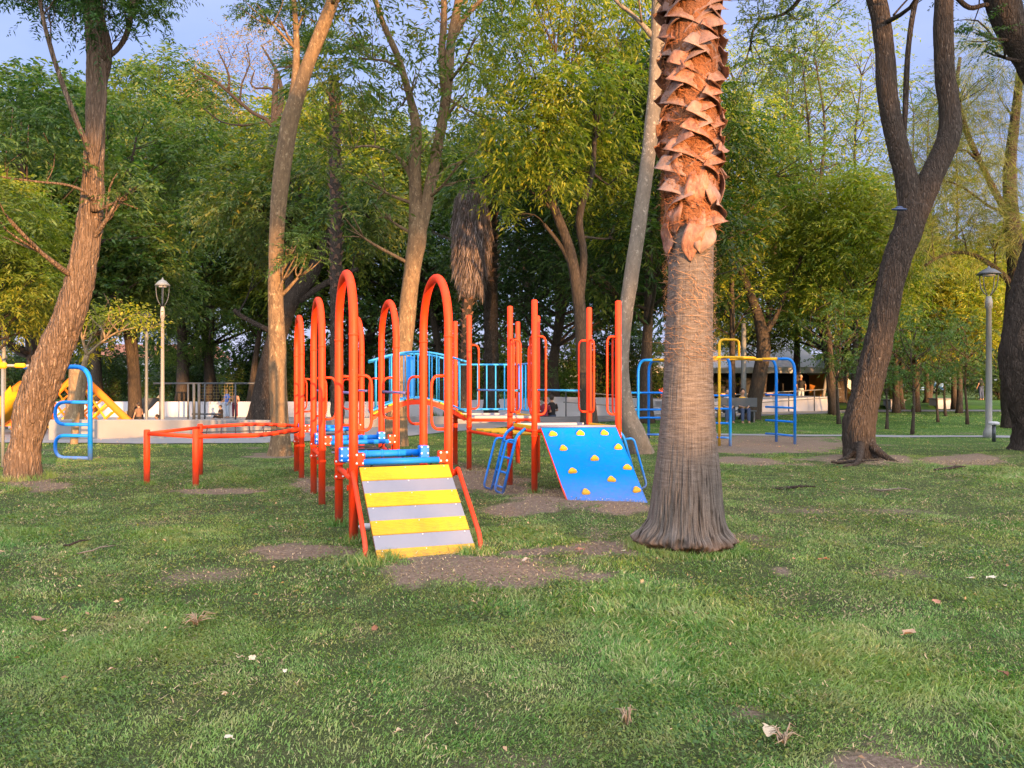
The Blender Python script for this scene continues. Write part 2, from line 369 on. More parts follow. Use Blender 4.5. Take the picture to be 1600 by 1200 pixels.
def dirt(x, y):
    yy = np.maximum(y, .5); px = 800+F*x/yy; py = 600+F*H0/yy; d = np.zeros_like(px)
    w1 = fbm(np.stack([x*1.1, y*1.1, 0*x+40], -1), 3)-.5; w2 = fbm(np.stack([x*1.1, y*1.1, 0*x+70], -1), 3)-.5; w1 = w1*1.5
    w3 = fbm(np.stack([x*6, y*6, 0*x+40], -1), 2)-.5; w4 = fbm(np.stack([x*6, y*6, 0*x+80], -1), 2)-.5
    px = px+F/yy*(w1*.9+w3*.22); py = py+F*H0/yy**2*(w2*.9+w4*.25)
    for (a, b, c, e) in PATCH:
        q = ((px-a)/c)**2+((py-b)/e)**2; d = np.maximum(d, np.clip(1.25-q*.75, 0, 1))
    nn = fbm(np.stack([x*1.3, y*1.3, 0*x], -1), 4); n2 = fbm(np.stack([x*5, y*5, 0*x+9], -1), 3)
    n3 = fbm(np.stack([x*11, y*11, 0*x+5], -1), 3); d = np.clip(d*1.5-.25+(n2-.5)*1.5+(n3-.5)*1.1, 0, 1)*np.clip(d*3, 0, 1)*.95+np.clip((nn-.64)*3.2, 0, .7)
    return np.where((y < 1) | (y > 60), 0.2, np.clip(d, 0, 1))
MOUND = [(-.35, 6.35, .75, .45, .07), (.35, 9.85, .7, .5, .08), (-.6, 12.6, .6, .7, .10), (1.35, 9.6, .8, .35, .05), (1.63, 7.15, .8, .8, .04), (-1.95, 7.1, .5, .3, .04), (-7.4, 11.9, 1., 1., .08), (6.9, 15.5, 1.3, 1.2, .10), (10.4, 16, 1.6, 1.4, .15)]
def gz(x, y):
    x = np.asarray(x, float); y = np.asarray(y, float)
    z = .05*(fbm(np.stack([x*.45, y*.45, 0*x], -1), 3)-.5)+.022*(fbm(np.stack([x*2.5, y*2.5, 0*x+3], -1), 3)-.5)
    z = z*np.clip((wy(x)-y), 0, 1)
    for (a, b, c, e, h) in MOUND: z = z+h*np.exp(-((x-a)/c)**2-((y-b)/e)**2)
    ins = (y > wy(x)+.2) & (y < ry(x)+.12) & (x < 18.5)
    drop = np.clip((y-wy(x))/6, 0, 1)*(x < -12.3)+1*(x >= -12.3)
    z = np.where(ins, -.6*drop, z)
    z = np.where(y >= ry(x)+.12, .18+.018*np.maximum(y-ry(x), 0), z)
    return z
xs = np.unique(np.round(np.concatenate([np.linspace(-400, -60, 14), np.linspace(-60, -15, 46), np.linspace(-15, 15, 251), np.linspace(15, 60, 60), np.linspace(60, 400, 14)]), 4))
ys = np.unique(np.round(np.concatenate([np.linspace(-120, 0, 30), np.linspace(0, 30, 251), np.linspace(30, 62, 201), np.linspace(62, 400, 30)]), 4))
X, Y = np.meshgrid(xs, ys, indexing='ij'); Z = gz(X, Y)
nx, ny = X.shape; V = np.stack([X, Y, Z], -1).reshape(-1, 3)
ii, jj = np.meshgrid(np.arange(nx-1), np.arange(ny-1), indexing='ij'); a = (ii*ny+jj).ravel()
idx = np.stack([a, a+ny, a+ny+1, a+1], -1).ravel()
m, t = newmat('lawn_soil'); p = pos(t)
at = t.nodes.new('ShaderNodeAttribute'); at.attribute_name = 'bare'
g1 = noise(t, p, 3.5, 6, .65); g2 = noise(t, p, 45, 5, .7); g3 = noise(t, p, .35, 3)
gr = ramp(t, g1, [(.3, (.026, .036, .014)), (.5, (.06, .075, .028)), (.7, (.13, .12, .06))])
yv = _n(t, 'ShaderNodeSeparateXYZ', {0: p}).outputs[1]
farg = mixc(t, ramp(t, g1, [(.35, (0, 0, 0)), (.6, (1, 1, 1))]), mixc(t, ramp(t, g2, [(.4, (0, 0, 0)), (.6, (1, 1, 1))]), (.045, .095, .022), (.085, .15, .03)), (.055, .13, .024))
fine = noise(t, p, 120, 3, .75); gr = mixc(t, ramp(t, fine, [(.42, (0, 0, 0)), (.6, (1, 1, 1))]), mixc(t, .6, gr, (.012, .02, .008)), mixc(t, .35, gr, (.14, .19, .06)))
gr = mixc(t, _n(t, 'ShaderNodeMapRange', {0: yv, 1: 14., 2: 26.}).outputs[0], gr, farg)
so = ramp(t, g2, [(.3, (.105, .075, .056)), (.55, (.21, .155, .12)), (.75, (.31, .245, .195))])
so = mixc(t, ramp(t, noise(t, p, 140, 3, .7), [(.62, (0, 0, 0)), (.7, (.8, .8, .8))]), so, (.42, .35, .28))
bf = _n(t, 'ShaderNodeMath', {0: at.outputs['Fac'], 1: g2}, operation='MULTIPLY_ADD'); bf.inputs[2].default_value = 0
bb = ramp(t, _n(t, 'ShaderNodeMath', {0: at.outputs['Fac'], 1: _n(t, 'ShaderNodeMath', {0: g2, 1: .35}, operation='MULTIPLY').outputs[0]}, operation='ADD').outputs[0], [(.28, (0, 0, 0)), (.85, (1, 1, 1))])
finish(t, mixc(t, bb, gr, so), .95, bump(t, g2, 1., .035, bump(t, g1, .5, .05)), spec=.15); M['soil'] = m
me = mesh_np('ground', V, np.full(len(idx)//4, 4), idx, [M['soil']])
ca = me.attributes.new('bare', 'FLOAT', 'POINT'); ca.data.foreach_set('value', dirt(X, Y).ravel().astype(np.float32))
ground = link(bpy.data.objects.new('ground', me)); tag(ground, kind='structure')
def sheet(name, poly_fn, mat, xr, yr, nx_, ny_, dz=.012):
    """a paved sheet following the ground: poly_fn(x, f) gives y for f 0..1"""
    x = np.linspace(*xr, nx_)[:, None]; f = np.linspace(0, 1, ny_)[None]
    Yv = poly_fn(x, f); Xv = x+0*f; G = np.stack([Xv, Yv, gz(Xv, Yv)+dz], -1)
    mb = MB(); mb.grid(G[:, ::-1]); o = mb.build(name, mat); tag(o, kind='structure'); return o
sheet('path', lambda x, f: ey(x)+(np.where(x < 18.6, wy(x)+.12, 45.2)-ey(x))*f, M['path'], (-59, 60), 0, 400, 14, .02)
sheet('plaza', lambda x, f: (wy(x)+.38)+(ry(x)-.2-wy(x)-.38)*f, M['plaza'], (-59, 18.4), 0, 260, 30, .02)
sheet('narrow_path', lambda x, f: 22.9-.11*(x-4)+.9*f, M['path'], (3.2, 40), 0, 90, 5, .012)
# low walls
def wall(name, pts, hts, th, mat, label, zb=-.7, cope=.0):
    mb = MB(); pts = np.array(pts, float); n = len(pts)
    T = np.gradient(pts, axis=0); T /= np.linalg.norm(T, axis=1)[:, None]; Nn = np.stack([-T[:, 1], T[:, 0]], -1)
    G = []
    for k in range(n):
        a, b = pts[k], pts[k]+Nn[k]*th; h = hts[k]; e = .02
        G.append([(*a, zb), (*a, h-e), (*(a+Nn[k]*e), h), (*(b-Nn[k]*e), h), (*b, h-e), (*b, zb)])
    mb.grid(np.array(G)[:, ::-1]); fs = [tuple(range(6))]; mb.add(np.array(G[0]), fs, 0, False); mb.add(np.array(G[-1]), [tuple(range(5, -1, -1))], 0, False)
    mb.S = [False]*len(mb.S); c = np.array([*pts[0], 0]); o = mb.build(name, mat, None, c); tag(o, label, 'wall'); return o
def dens(pts, hs, st=1.0):
    P_ = []; Q = []
    for k in range(len(pts)-1):
        a = np.array(pts[k]); b = np.array(pts[k+1]); m_ = max(1, int(np.linalg.norm(b-a)/st))
        for f in np.arange(m_)/m_: P_.append(a+(b-a)*f); Q.append(hs[k]+(hs[k+1]-hs[k])*f)
    return P_+[pts[-1]], Q+[hs[-1]]
wp, wh = dens([tuple(q) for q in Wl[2:8]], [.55, .50, .38, .33, .18, .06])
wall('low_wall', wp, wh, .3, M['conc'], 'long low grey concrete wall running along the path behind the playground')
wp, wh = dens([(-60, 50), (-5, 50), (2, 39), (18.4, 47.3)], [.38, .38, .86, .50])
wall('rear_wall', wp, wh, .35, M['white'], 'long whitish wall at the back of the paved plaza, under the trees', -.8)
# ------------------------------------------------------------------ grass
def grass_band(rng, y0, y1, n, h, wd, segs, right=0):
    yy = np.sqrt(y0**2+rng.rand(n)*(y1**2-y0**2)); half = .72*yy+1.2
    xx = (rng.rand(n)*2-1)*half
    # gather part of the blades into tufts
    k = n//24; ti = rng.randint(0, n, k); tx, ty = xx[ti], yy[ti]; sel = rng.rand(n) < .5; pick = rng.randint(0, k, n)
    sp = .035+.006*yy
    xx = np.where(sel, tx[pick]+rng.randn(n)*sp, xx); yy = np.where(sel, ty[pick]+rng.randn(n)*sp, yy)
    dd = dirt(xx, yy); nn = fbm(np.stack([xx*.9, yy*.9, 0*xx+5], -1), 3); n2 = fbm(np.stack([xx*4, yy*4, 0*xx+2], -1), 2)
    keep = rng.rand(n) < np.clip(1.12-dd*1.12, .07, 1)*np.clip(.22+(n2-.2)*1.6+(nn-.45)*1.2, .32, 1)
    keep &= yy < ey(xx)-.05
    keep &= ~((xx > 3) & (yy > 22.85-.11*(xx-4)) & (yy < 23.85-.11*(xx-4)))
    xx, yy, dd, nn, n2 = [q[keep] for q in (xx, yy, dd, nn, n2)]; n = len(xx)
    tall = np.clip((nn-.42)*3, .45, 1.1)*np.where(sel[keep], 1.25, .8)
    hh = h*(.45+.9*rng.rand(n))*tall*(1-.5*dd); ww = wd*(.6+.8*rng.rand(n))*(.8+.25*tall)
    th = rng.rand(n)*6.283; al = rng.rand(n)*6.283
    # neighbouring blades comb the same way
    comb = fbm(np.stack([xx*1.7, yy*1.7, 0*xx+21], -1), 2)*12; al = np.where(rng.rand(n) < .55, comb+rng.randn(n)*.6, al)
    lean = hh*(.35+1.1*rng.rand(n)); b = np.stack([xx, yy, gz(xx, yy)-.004], -1)
    s = np.stack([np.cos(th), np.sin(th), 0*th], -1)*(ww/2)[:, None]; dl = np.stack([np.cos(al), np.sin(al), 0*al], -1)
    mid = b+dl*(lean*.35)[:, None]; mid[:, 2] += hh*.62
    tip = b+dl*lean[:, None]; tip[:, 2] += hh*(.95-.35*rng.rand(n))
    if segs == 2:
        V = np.stack([b-s, b+s, mid+s*.8, mid-s*.8, tip], 1).reshape(-1, 3); o = np.arange(n)[:, None]*5
        idx = (o+np.array([0, 1, 2, 3, 3, 2, 4])).ravel(); fn = np.tile([4, 3], n)
    else:
        V = np.stack([b-s, b+s, tip], 1).reshape(-1, 3); idx = np.arange(n*3); fn = np.full(n, 3)
    return V, fn, idx
def join(parts):
    Vs, Fs, Is, o = [], [], [], 0
    for V, f, i in parts: Vs.append(V); Fs.append(f); Is.append(i+o); o += len(V)
    return np.concatenate(Vs), np.concatenate(Fs), np.concatenate(Is)
m, t = newmat('grass_blades'); g = t.nodes.new('ShaderNodeNewGeometry')
c = ramp(t, g.outputs['Random Per Island'], [(0, (.035, .11, .023)), (.36, (.088, .22, .042)), (.66, (.18, .32, .075)), (.83, (.27, .34, .12)), (.9, (.42, .38, .2)), (1, (.50, .42, .29))])
q = noise(t, g.outputs['Position'], .8, 4); c = mixc(t, ramp(t, q, [(.40, (0, 0, 0)), (.64, (.6, .6, .6))]), c, (.22, .30, .085))
q3 = noise(t, g.outputs['Position'], 1.7, 5, .65); c = mixc(t, ramp(t, q3, [(.5, (0, 0, 0)), (.68, (.65, .65, .65))]), c, (.33, .31, .14))
q2 = noise(t, mapv(t, g.outputs['Position'], (1, 1, 0)), 2.7, 3); c = mixc(t, ramp(t, q2, [(.52, (0, 0, 0)), (.7, (.45, .45, .45))]), c, (.06, .18, .04))
finish(t, c, .5, trans=(.3, mixc(t, 1., c, (1.4, 1.5, .7), 'MULTIPLY')), spec=.3); M['grass'] = m
rg = np.random.RandomState(11)
parts = [grass_band(rg, 2.1, 5, 400000, .038, .0054, 2), grass_band(rg, 5, 9, 340000, .042, .0068, 2), grass_band(rg, 9, 16, 330000, .05, .011, 1),
         grass_band(rg, 16, 28, 200000, .05, .018, 1), grass_band(rg, 28, 43, 90000, .06, .04, 1)]
V, fn, idx = join(parts)
me = mesh_np('lawn_grass', V, fn, idx, [M['grass']], False); lg = link(bpy.data.objects.new('lawn_grass', me))
tag(lg, 'short green lawn grass with dry and worn spots', 'grass', kind='stuff')
# small round-leaved ground cover among the blades
def cover(rng, y0, y1, n, s0):
    yy = np.sqrt(y0**2+rng.rand(n)*(y1**2-y0**2)); xx = (rng.rand(n)*2-1)*(.72*yy+1)
    nn = fbm(np.stack([xx*1.4, yy*1.4, 0*xx+31], -1), 3); keep = (nn > .5) & (rng.rand(n) < 1-dirt(xx, yy)) & (yy < ey(xx)-.1); xx, yy = xx[keep], yy[keep]; n = len(xx)
    c = np.stack([xx, yy, gz(xx, yy)+.012+.03*rng.rand(n)], -1); a = rng.randn(n, 3); a[:, 2] *= .35; a /= np.linalg.norm(a, axis=1)[:, None]
    b = np.cross(a, rng.randn(n, 3)*.35+[0, 0, 1]); b /= np.linalg.norm(b, axis=1)[:, None]; s = (s0*(.6+.8*rng.rand(n)))[:, None]
    return np.stack([c-a*s, c+b*s*.7, c+a*s, c-b*s*.7], 1).reshape(-1, 3)
V = np.concatenate([cover(rg, 2.1, 6, 70000, .0085), cover(rg, 6, 14, 60000, .013)])
o = leaf_obj('ground_cover', V, M['leaf']); o.color = (1.25, 1.25, 1.3, 1); tag(o, 'small round-leaved weeds mixed into the lawn', 'ground cover', kind='stuff')
V = np.concatenate([cover(rg, 2.1, 8, 5000, .009), cover(rg, 8, 20, 3500, .018)])
# dry bits and straw lying in the grass
def straw(rng, n):
    yy = np.sqrt(2.1**2+rng.rand(n)*(15**2-2.1**2)); xx = (rng.rand(n)*2-1)*(.72*yy+1); dd = dirt(xx, yy); nn = fbm(np.stack([xx*2.1, yy*2.1, 0*xx+60], -1), 3)
    k = (rng.rand(n) < dd*.8+np.clip((nn-.5)*2.5, 0, .8)); xx, yy = xx[k], yy[k]; n = len(xx); al = rng.rand(n)*6.28; l = .012+.035*rng.rand(n)**2
    d = np.stack([np.cos(al)*l, np.sin(al)*l, rng.rand(n)*.02-.004], -1); s = np.stack([-np.sin(al), np.cos(al), 0*al], -1)*(.0016+.0004*yy)[:, None]
    b = np.stack([xx, yy, gz(xx, yy)+.008+.03*rng.rand(n)*(rng.rand(n) < .5)], -1)
    return np.stack([b-s, b+s, b+d+s*.4, b+d-s*.4], 1).reshape(-1, 3)
def litter(rng, n):
    yy = np.sqrt(2.1**2+rng.rand(n)*(22**2-2.1**2)); xx = (rng.rand(n)*2-1)*(.72*yy+1); nn = fbm(np.stack([xx*.8, yy*.8, 0*xx+90], -1), 3); k = rng.rand(n) < np.clip((nn-.4)*4, .05, 1); xx, yy = xx[k], yy[k]; n = len(xx)
    c = np.stack([xx, yy, gz(xx, yy)+.02+.025*rng.rand(n)], -1); a = rng.randn(n, 3); a[:, 2] *= .3; a /= np.linalg.norm(a, axis=1)[:, None]; b = np.cross(a, rng.randn(n, 3)*.5+[0, 0, 1]); b /= np.linalg.norm(b, axis=1)[:, None]
    s = (.007+.016*rng.rand(n)**2)[:, None]; dn = np.array([0, 0, .4])*s
    return np.stack([c-a*s, c+b*s*.5+dn, c+a*s, c-b*s*.5+dn*.5], 1).reshape(-1, 3)
o = leaf_obj('leaf_litter', litter(rg, 6500), M['dead']); o.color = (1.9, 1.5, 1.15, 1); tag(o, 'tiny dry leaf bits scattered through the lawn', 'leaf litter', kind='stuff')
def ring_tufts(rng, cx, cy, r0, n, h):
    a = rng.rand(n)*6.283; r = r0+np.abs(rng.randn(n))*.05; xx = cx+r*np.cos(a); yy = cy+r*np.sin(a); b = np.stack([xx, yy, gz(xx, yy)-.004], -1); th = rng.rand(n)*6.28; al = rng.rand(n)*6.28
    hh = h*(.4+.9*rng.rand(n)); s = np.stack([np.cos(th), np.sin(th), 0*th], -1)*.003; dl = np.stack([np.cos(al), np.sin(al), 0*al], -1); mid = b+dl*(hh*.2)[:, None]; mid[:, 2] += hh*.6; tip = b+dl*(hh*.6)[:, None]; tip[:, 2] += hh
    V = np.stack([b-s, b+s, mid+s*.8, mid-s*.8, tip], 1).reshape(-1, 3); q = np.arange(n)[:, None]*5; return V, np.tile([4, 3], n), (q+np.array([0, 1, 2, 3, 3, 2, 4])).ravel()
V, fn, idx = join([ring_tufts(rg, 1.575, 7.15, .45, 3200, .06), ring_tufts(rg, -7.4, 11.9, .36, 900, .10), ring_tufts(rg, -1.15, 6.5, .12, 500, .09), ring_tufts(rg, -.3, 6.75, .08, 300, .08), ring_tufts(rg, -1.47, 7.4, .05, 300, .09), ring_tufts(rg, -1.83, 8.4, .05, 300, .09), ring_tufts(rg, .309, 10.85, .05, 200, .07), ring_tufts(rg, -4.58, 11.4, .05, 300, .07), ring_tufts(rg, -5.45, 11.75, .05, 300, .07)])
me = mesh_np('tall_grass_tufts', V, fn, idx, [M['grass']], False); o = link(bpy.data.objects.new('tall_grass_tufts', me)); tag(o, 'longer grass left standing round the trunks and posts', 'grass', kind='stuff')
o = leaf_obj('dry_straw', straw(rg, 150000), M['dead']); o.color = (1.6, 1.5, 1.2, 1); tag(o, 'dry straw and clippings lying in the lawn', 'straw', kind='stuff')
# ------------------------------------------------------------------ play structure
ca_, sa_ = math.cos(R(19.6)), math.sin(R(19.6))
U = np.array([-sa_, ca_, 0]); Vd = np.array([ca_, sa_, 0]); O = np.array([-1.47, 7.40, 0]); ZU = np.array([0, 0, 1.])
def C(u, v, z): return O+U*u+Vd*v+ZU*z
PS = thing('play_structure', (O[0], O[1], 0), 'large orange and blue play structure with arches, striped ramp and climbing wall', 'play structure')
RP = .043
def handle(parent, base, dirv, z0, z1, out_=.17, r=.014, mat='orange'):
    b = np.array(base, float); d = np.array(dirv, float); q = lambda o_, z: np.array([b[0], b[1], 0])+d*o_+ZU*z
    mb = MB(); mb.tube(fillet([q(.02, z1), q(out_, z1), q(out_, z0), q(.02, z0)], .11, 7), r, 8)
    return mb.build('grab_handle', M[mat], parent)
def bolts(mb, c, ax, us, r=.011, mi=1):
    c = np.array(c); ax = np.array(ax, float)
    for o_ in us: mb.ball(c+o_+ax*.003, r, 5, mi)
CELLS = [(-.0, 1.07), (2.60, 3.66), (5.46, 6.50)]
for ci, (u0, u1) in enumerate(CELLS):
    sv = -.02-.015*ci
    for side, v in ((0, sv), (1, .90)):
        mb = MB(); rr = (u1-u0)/2; zt = 2.60-rr
        g0, g1 = [float(gz(*C(u, v, 0)[:2]))-.1 for u in (u0, u1)]
        pts = [C(u0, v, g0), C(u0, v, 1.)]+[C((u0+u1)/2-rr*math.cos(a_), v, zt+rr*math.sin(a_)) for a_ in np.linspace(0, math.pi, 19)]+[C(u1, v, 1.), C(u1, v, g1)]
        mb.tube(pts, RP, 14)
        for u in (u0, u1): mb.tube([C(u, v, zt-.11), C(u, v, zt-.09)], RP+.004, 14)
        ar = mb.build('arch', M['orange'], PS)
        dv = Vd if side == 0 else -Vd
        for u in (u0, u1): handle(ar, C(u, v, 0), dv, 1.06, 1.58, .17)
    # side tubes with flange plates inside the cell
    for v in (sv, .90):
        mb = MB(); mb.tube([C(u0+.05, v, .60), C(u1-.05, v, .60)], .030, 10)
        for u in (u0+.055, u1-.055):
            for zz in (.52, .68):
                mb.box(C(u, v, zz), (.012, .11, .05), U, Vd)
                for s in (-.035, .035): mb.ball(C(u+.008*(1 if u < (u0+u1)/2 else -1), v+s, zz), .012, 5, 1)
        mb.build('side_rail', [M['orange'], M['bolt']], PS)
    # cross beams: thin one at the front posts, thick banded one at the rear posts
    mb = MB(); mb.tube([C(u0-.02, .07, .765), C(u0-.02, .80, .765)], .030, 14)
    mb.build('blue_beam', M['blue'], PS)
    for v in (.035, .845):
        mb = MB(); mb.box(C(u0+.005, v, .79), (.10, .075, .12), Vd, U, bev=.008)
        for s in (-.03, .03):
            for zz in (.755, .835): mb.ball(C(u0-.036, v+s, zz), .012, 5, 1)
        mb.build('flange', [M['orange'], M['bolt']], PS)
    mb = MB(); mb.tube([C(u1-.12, .02, .755), C(u1-.12, .88, .755)], .038, 14)
    for v in (.25, .42, .6): mb.tube([C(u1-.12, v-.012, .755), C(u1-.12, v+.012, .755)], .043, 14)
    mb.build('blue_beam', M['blue'], PS)
    for v in (.0, .85):
        mb = MB(); mb.box(C(u1-.13, v+.02, .755), (.10, .13, .15), Vd, U, bev=.008)
        for s in (-.035, .035):
            for zz in (.70, .75, .82): mb.ball(C(u1-.197, v+.02+s, zz), .012, 5, 1)
        mb.build('flange', [M['blue'], M['bolt']], PS)
    # hanging steps between the beams
    un = CELLS[ci+1][0] if ci < 2 else u1+1.4
    span = [(u0+.02, u1-.14)]+([(u1+.03, un-.08)] if ci < 2 else [])
    for (a0, a1) in span:
        for k in range(3):
            u = a0+(a1-a0)*(k+1)/4; sag = .10-.05*abs(k-1)
            mb = MB()
            mb.box(C(u, .45, .70-sag), (.62, .14, .022), Vd, U, bev=.006)
            mb.build('hanging_step', M['black' if k != 1 else 'silver'], PS)
        for v in (.16, .74):
            mb = MB(); q = [C(a0+(a1-a0)*f, v, .735-.10*math.sin(math.pi*f)) for f in np.linspace(0, 1, 22)]
            for a_, b_ in zip(q[:-1], q[1:]): mb.tube([a_, (a_+b_)/2, b_], [.006, .011, .006], 6)
            mb.build('chain', M['black'], PS)
# purple hand rails linking the handles
for (a, b, v) in ((1.07, 2.60, .15), (1.07, 2.60, .73), (3.66, 5.46, .13), (3.66, 5.46, .73)):
    mb = MB(); mb.tube([C(a+.03, v, 1.40), C(b-.03, v, 1.40)], .016, 8, 0)
    mb.ball(C(a+.03, v, 1.40), .026, 6, 1); mb.ball(C(b-.03, v, 1.40), .026, 6, 1)
    mb.build('hand_rail', [M['purple'], M['black']], PS)
# ramp of ribbed yellow and smooth silver planks
top = C(-.03, .46, .705); bot = C(-.96, .48, -.01); rd = (bot-top); rl = np.linalg.norm(rd); rd /= rl; rn = np.cross(rd, Vd); rn *= np.sign(rn[2])
ro = bpy.data.objects.new('ramp', None); link(ro, PS)
fr = [0, .15, .29, .435, .58, .72, .86, 1.0]
for k in range(7):
    f0, f1 = fr[k]*rl+.0008, fr[k+1]*rl-.0008; mb = MB(); W2 = .43
    if k % 2 == 0:
        nr = 9; s = np.linspace(f0, f1, nr*4+1); hh = .012+.0045*(np.arange(nr*4+1) % 4 < 2)
    else: s = np.array([f0, f0+.003, f1-.003, f1]); hh = np.array([.008, .012, .012, .008])
    prof = [(s[0], -.01)]+list(zip(s, hh))+[(s[-1], -.01)]
    Gm = np.array([[top+rd*a_+rn*b_+Vd*vv for (a_, b_) in prof] for vv in (-W2, -W2*.33, W2*.33, W2)])
    mb.grid(Gm); mb.S = [False]*len(mb.S)
    for e in (0, 3): mb.add(Gm[e], [tuple(range(len(prof)))], 0, False)
    for vv in (-.38, 0, .38): mb.ball(top+rd*(f0+.018)+rn*.014+Vd*vv, .006, 5, 1)
    mb.build('plank', [M['yellow' if k % 2 == 0 else 'silver'], M['bolt']], ro)
for v in (-.455, .455):
    mb = MB(); mb.tube([top+Vd*v*.9-rn*.03, bot+Vd*v*.9-rn*.03-rd*.02], .018, 8); mb.build('bearer', M['orange'], ro)
for v, o_ in ((-.035, 0), (.98, .0)):
    mb = MB(); a_ = C(-.05, v, .69); b_ = C(-.78, v, .15); g_ = C(-.81, v, -.08)
    mb.tube(fillet([C(.0, v if v > .5 else v+.02, .62), a_+ZU*.0, b_, g_], .06, 5), .022, 10); mb.ball(C(-.0, v-.03 if v > .5 else v, .63), .035, 6)
    mb.build('ramp_rail', M['orange'], ro)
# ---- tower half
Pp = {'A': (.309, 10.85, 2.66), 'B': (1.48, 10.98, 2.66), 'C': (1.17, 11.95, 2.66), 'D': (-.03, 11.75, 2.66), 'G': (-.724, 13.3, 2.66), 'E': (.436, 13.4, 2.66), 'Fq': (.108, 14.7, 2.66), 'H': (-1.05, 14.6, 2.66)}
HND = {'A': [Vd, U], 'B': [-Vd, U], 'C': [-Vd, -U], 'D': [Vd, -U], 'G': [Vd], 'E': [-Vd], 'Fq': [], 'H': []}
for k, (x, y, zt) in Pp.items():
    mb = MB(); mb.tube([(x, y, -.1), (x, y, 1.3), (x, y, zt-.012), (x, y, zt)], [RP, RP, RP, RP-.01], 14); mb.ball((x, y, zt-.012), RP-.004, 8, 0, (1, 1, .5))
    for zz in (.78, .86): mb.tube([(x, y, zz-.01), (x, y, zz+.01)], RP+.006, 12)
    po = mb.build('post', M['orange'], PS)
    for d in HND[k]: handle(po, (x, y, 0), d, 1.08, 2.16, .17, .015)
def q3(k, z=0): return np.array([Pp[k][0], Pp[k][1], z])
def platform(ks, z, col):
    c = np.mean([q3(k, z) for k in ks], 0); mb = MB(); qs = [q3(k, z)+(c-q3(k, z))*.06 for k in ks]
    lo = [q-ZU*.03 for q in qs]; mb.add(qs+lo, [(0, 1, 2, 3), (7, 6, 5, 4)]+[(i, i+4, (i+1) % 4+4, (i+1) % 4) for i in range(4)], 0, False)
    for i in range(4):
        a_, b_ = qs[i]-ZU*.04, qs[(i+1) % 4]-ZU*.04; mb.tube([a_, b_], .028, 8, 1)
    dk = mb.build('platform', [M[col], M['orange']], PS)
    for i in range(4):
        a_, b_ = qs[i], qs[(i+1) % 4]; e = MB(); d = (b_-a_)/np.linalg.norm(b_-a_)
        e.box((a_+b_)/2+ZU*.008, (np.linalg.norm(b_-a_)-.12, .03, .05), d, np.cross(ZU, d), bev=.004); e.build('edge_trim', M['yellow' if i % 2 else 'silver'], dk)
platform(['A', 'B', 'C', 'D'], .885, 'silver'); platform(['G', 'E', 'Fq', 'H'], .93, 'silver')
# steps between the two platforms
for a, b in (('D', 'G'), ('C', 'E')):
    mb = MB(); mb.tube([q3(a, .70), q3(b, .70)], .026, 8); mb.ball(q3(a, .70), .05, 6); mb.ball(q3(b, .70), .05, 6); mb.build('side_rail', M['orange'], PS)
    d = q3(b)-q3(a); mb = MB(); off = Vd*.15*(1 if a == 'D' else -1); mb.tube([q3(a, 1.40)+off, q3(b, 1.40)+off], .016, 8); mb.ball(q3(a, 1.4)+off, .026, 6, 1); mb.ball(q3(b, 1.4)+off, .026, 6, 1); mb.build('hand_rail', [M['sky'], M['black']], PS)
for k in range(5):
    f = (k+.6)/5.2; a_ = q3('D', .74)*(1-f)+q3('G', .74)*f; b_ = q3('C', .74)*(1-f)+q3('E', .74)*f
    mb = MB(); d = (b_-a_)/np.linalg.norm(b_-a_); mb.box((a_+b_)/2, (np.linalg.norm(b_-a_)-.1, .16, .03), d, np.cross(ZU, d), bev=.006); mb.build('tread', M['yellow'], PS)
# climbing wall with holds
ta, tb = np.array([.40, 10.83, .90]), np.array([1.44, 10.93, .90]); ba, bb_ = np.array([.69, 9.58, .03]), np.array([1.66, 9.64, .03])
wn = np.cross(tb-ta, ba-ta); wn /= np.linalg.norm(wn); wn *= np.sign(wn[2])
mb = MB(); nu, nv = 12, 14; G = np.zeros((nv, nu, 3))
for j in range(nv):
    for i in range(nu):
        f, g_ = i/(nu-1), j/(nv-1); G[j, i] = (ta*(1-f)+tb*f)*(1-g_)+(ba*(1-f)+bb_*f)*g_
        G[j, i] += wn*.006*(vnoise(np.array([i*.7, j*.6, 3.3]))-.5)
mb.grid(G); mb.grid(G[:, ::-1]-wn*.02)
for e1, e2 in ((ta, ba), (tb, bb_), (ta, tb), (ba, bb_)): mb.tube([e1-wn*.012, e2-wn*.012], .014, 6, 0 if e1 is not ta or e2 is tb else 1)
M['bluewall'] = paint('blue_panel_paint', (.0, .18, .70), .8, spec=.06)
cw = mb.build('climbing_wall', [M['bluewall'], M['orange']], PS)
mb = MB(); mb.tube([ta+ZU*.014-U*.0, tb+ZU*.014], .016, 8); mb.build('top_bar', M['silver'], cw)
HOLDS = [(.12, .10), (.49, .09), (.81, .09), (.19, .30), (.92, .29), (.55, .44), (.20, .60), (.97, .56), (.66, .71), (.27, .86), (.93, .84)]
wu = (tb-ta)/np.linalg.norm(tb-ta); wd_ = np.cross(wn, wu)
for k, (f, g_) in enumerate(HOLDS):
    f = min(f, .93)
    c0 = (ta*(1-f)+tb*f)*(1-g_)+(ba*(1-f)+bb_*f)*g_; mb = MB(); n_ = 20; th = np.linspace(0, 6.283, n_, endpoint=False); ph = (k*37 % 10)/10-.5
    rr = .047*(1+.18*np.cos(3*th+1.57+ph)+.06*np.cos(2*th+k)); rings = []
    for (s, h) in ((1.0, -.002), (1.0, .012), (.82, .030), (.5, .040), (.18, .026), (.02, .022)):
        rings.append(c0+wn*h+(np.cos(th)*rr*s*1.12)[:, None]*wu+(np.sin(th)*rr*s)[:, None]*wd_)
    mb.grid(np.array(rings), True, 0, False, True); mb.build('hold', M['yellow'], cw)
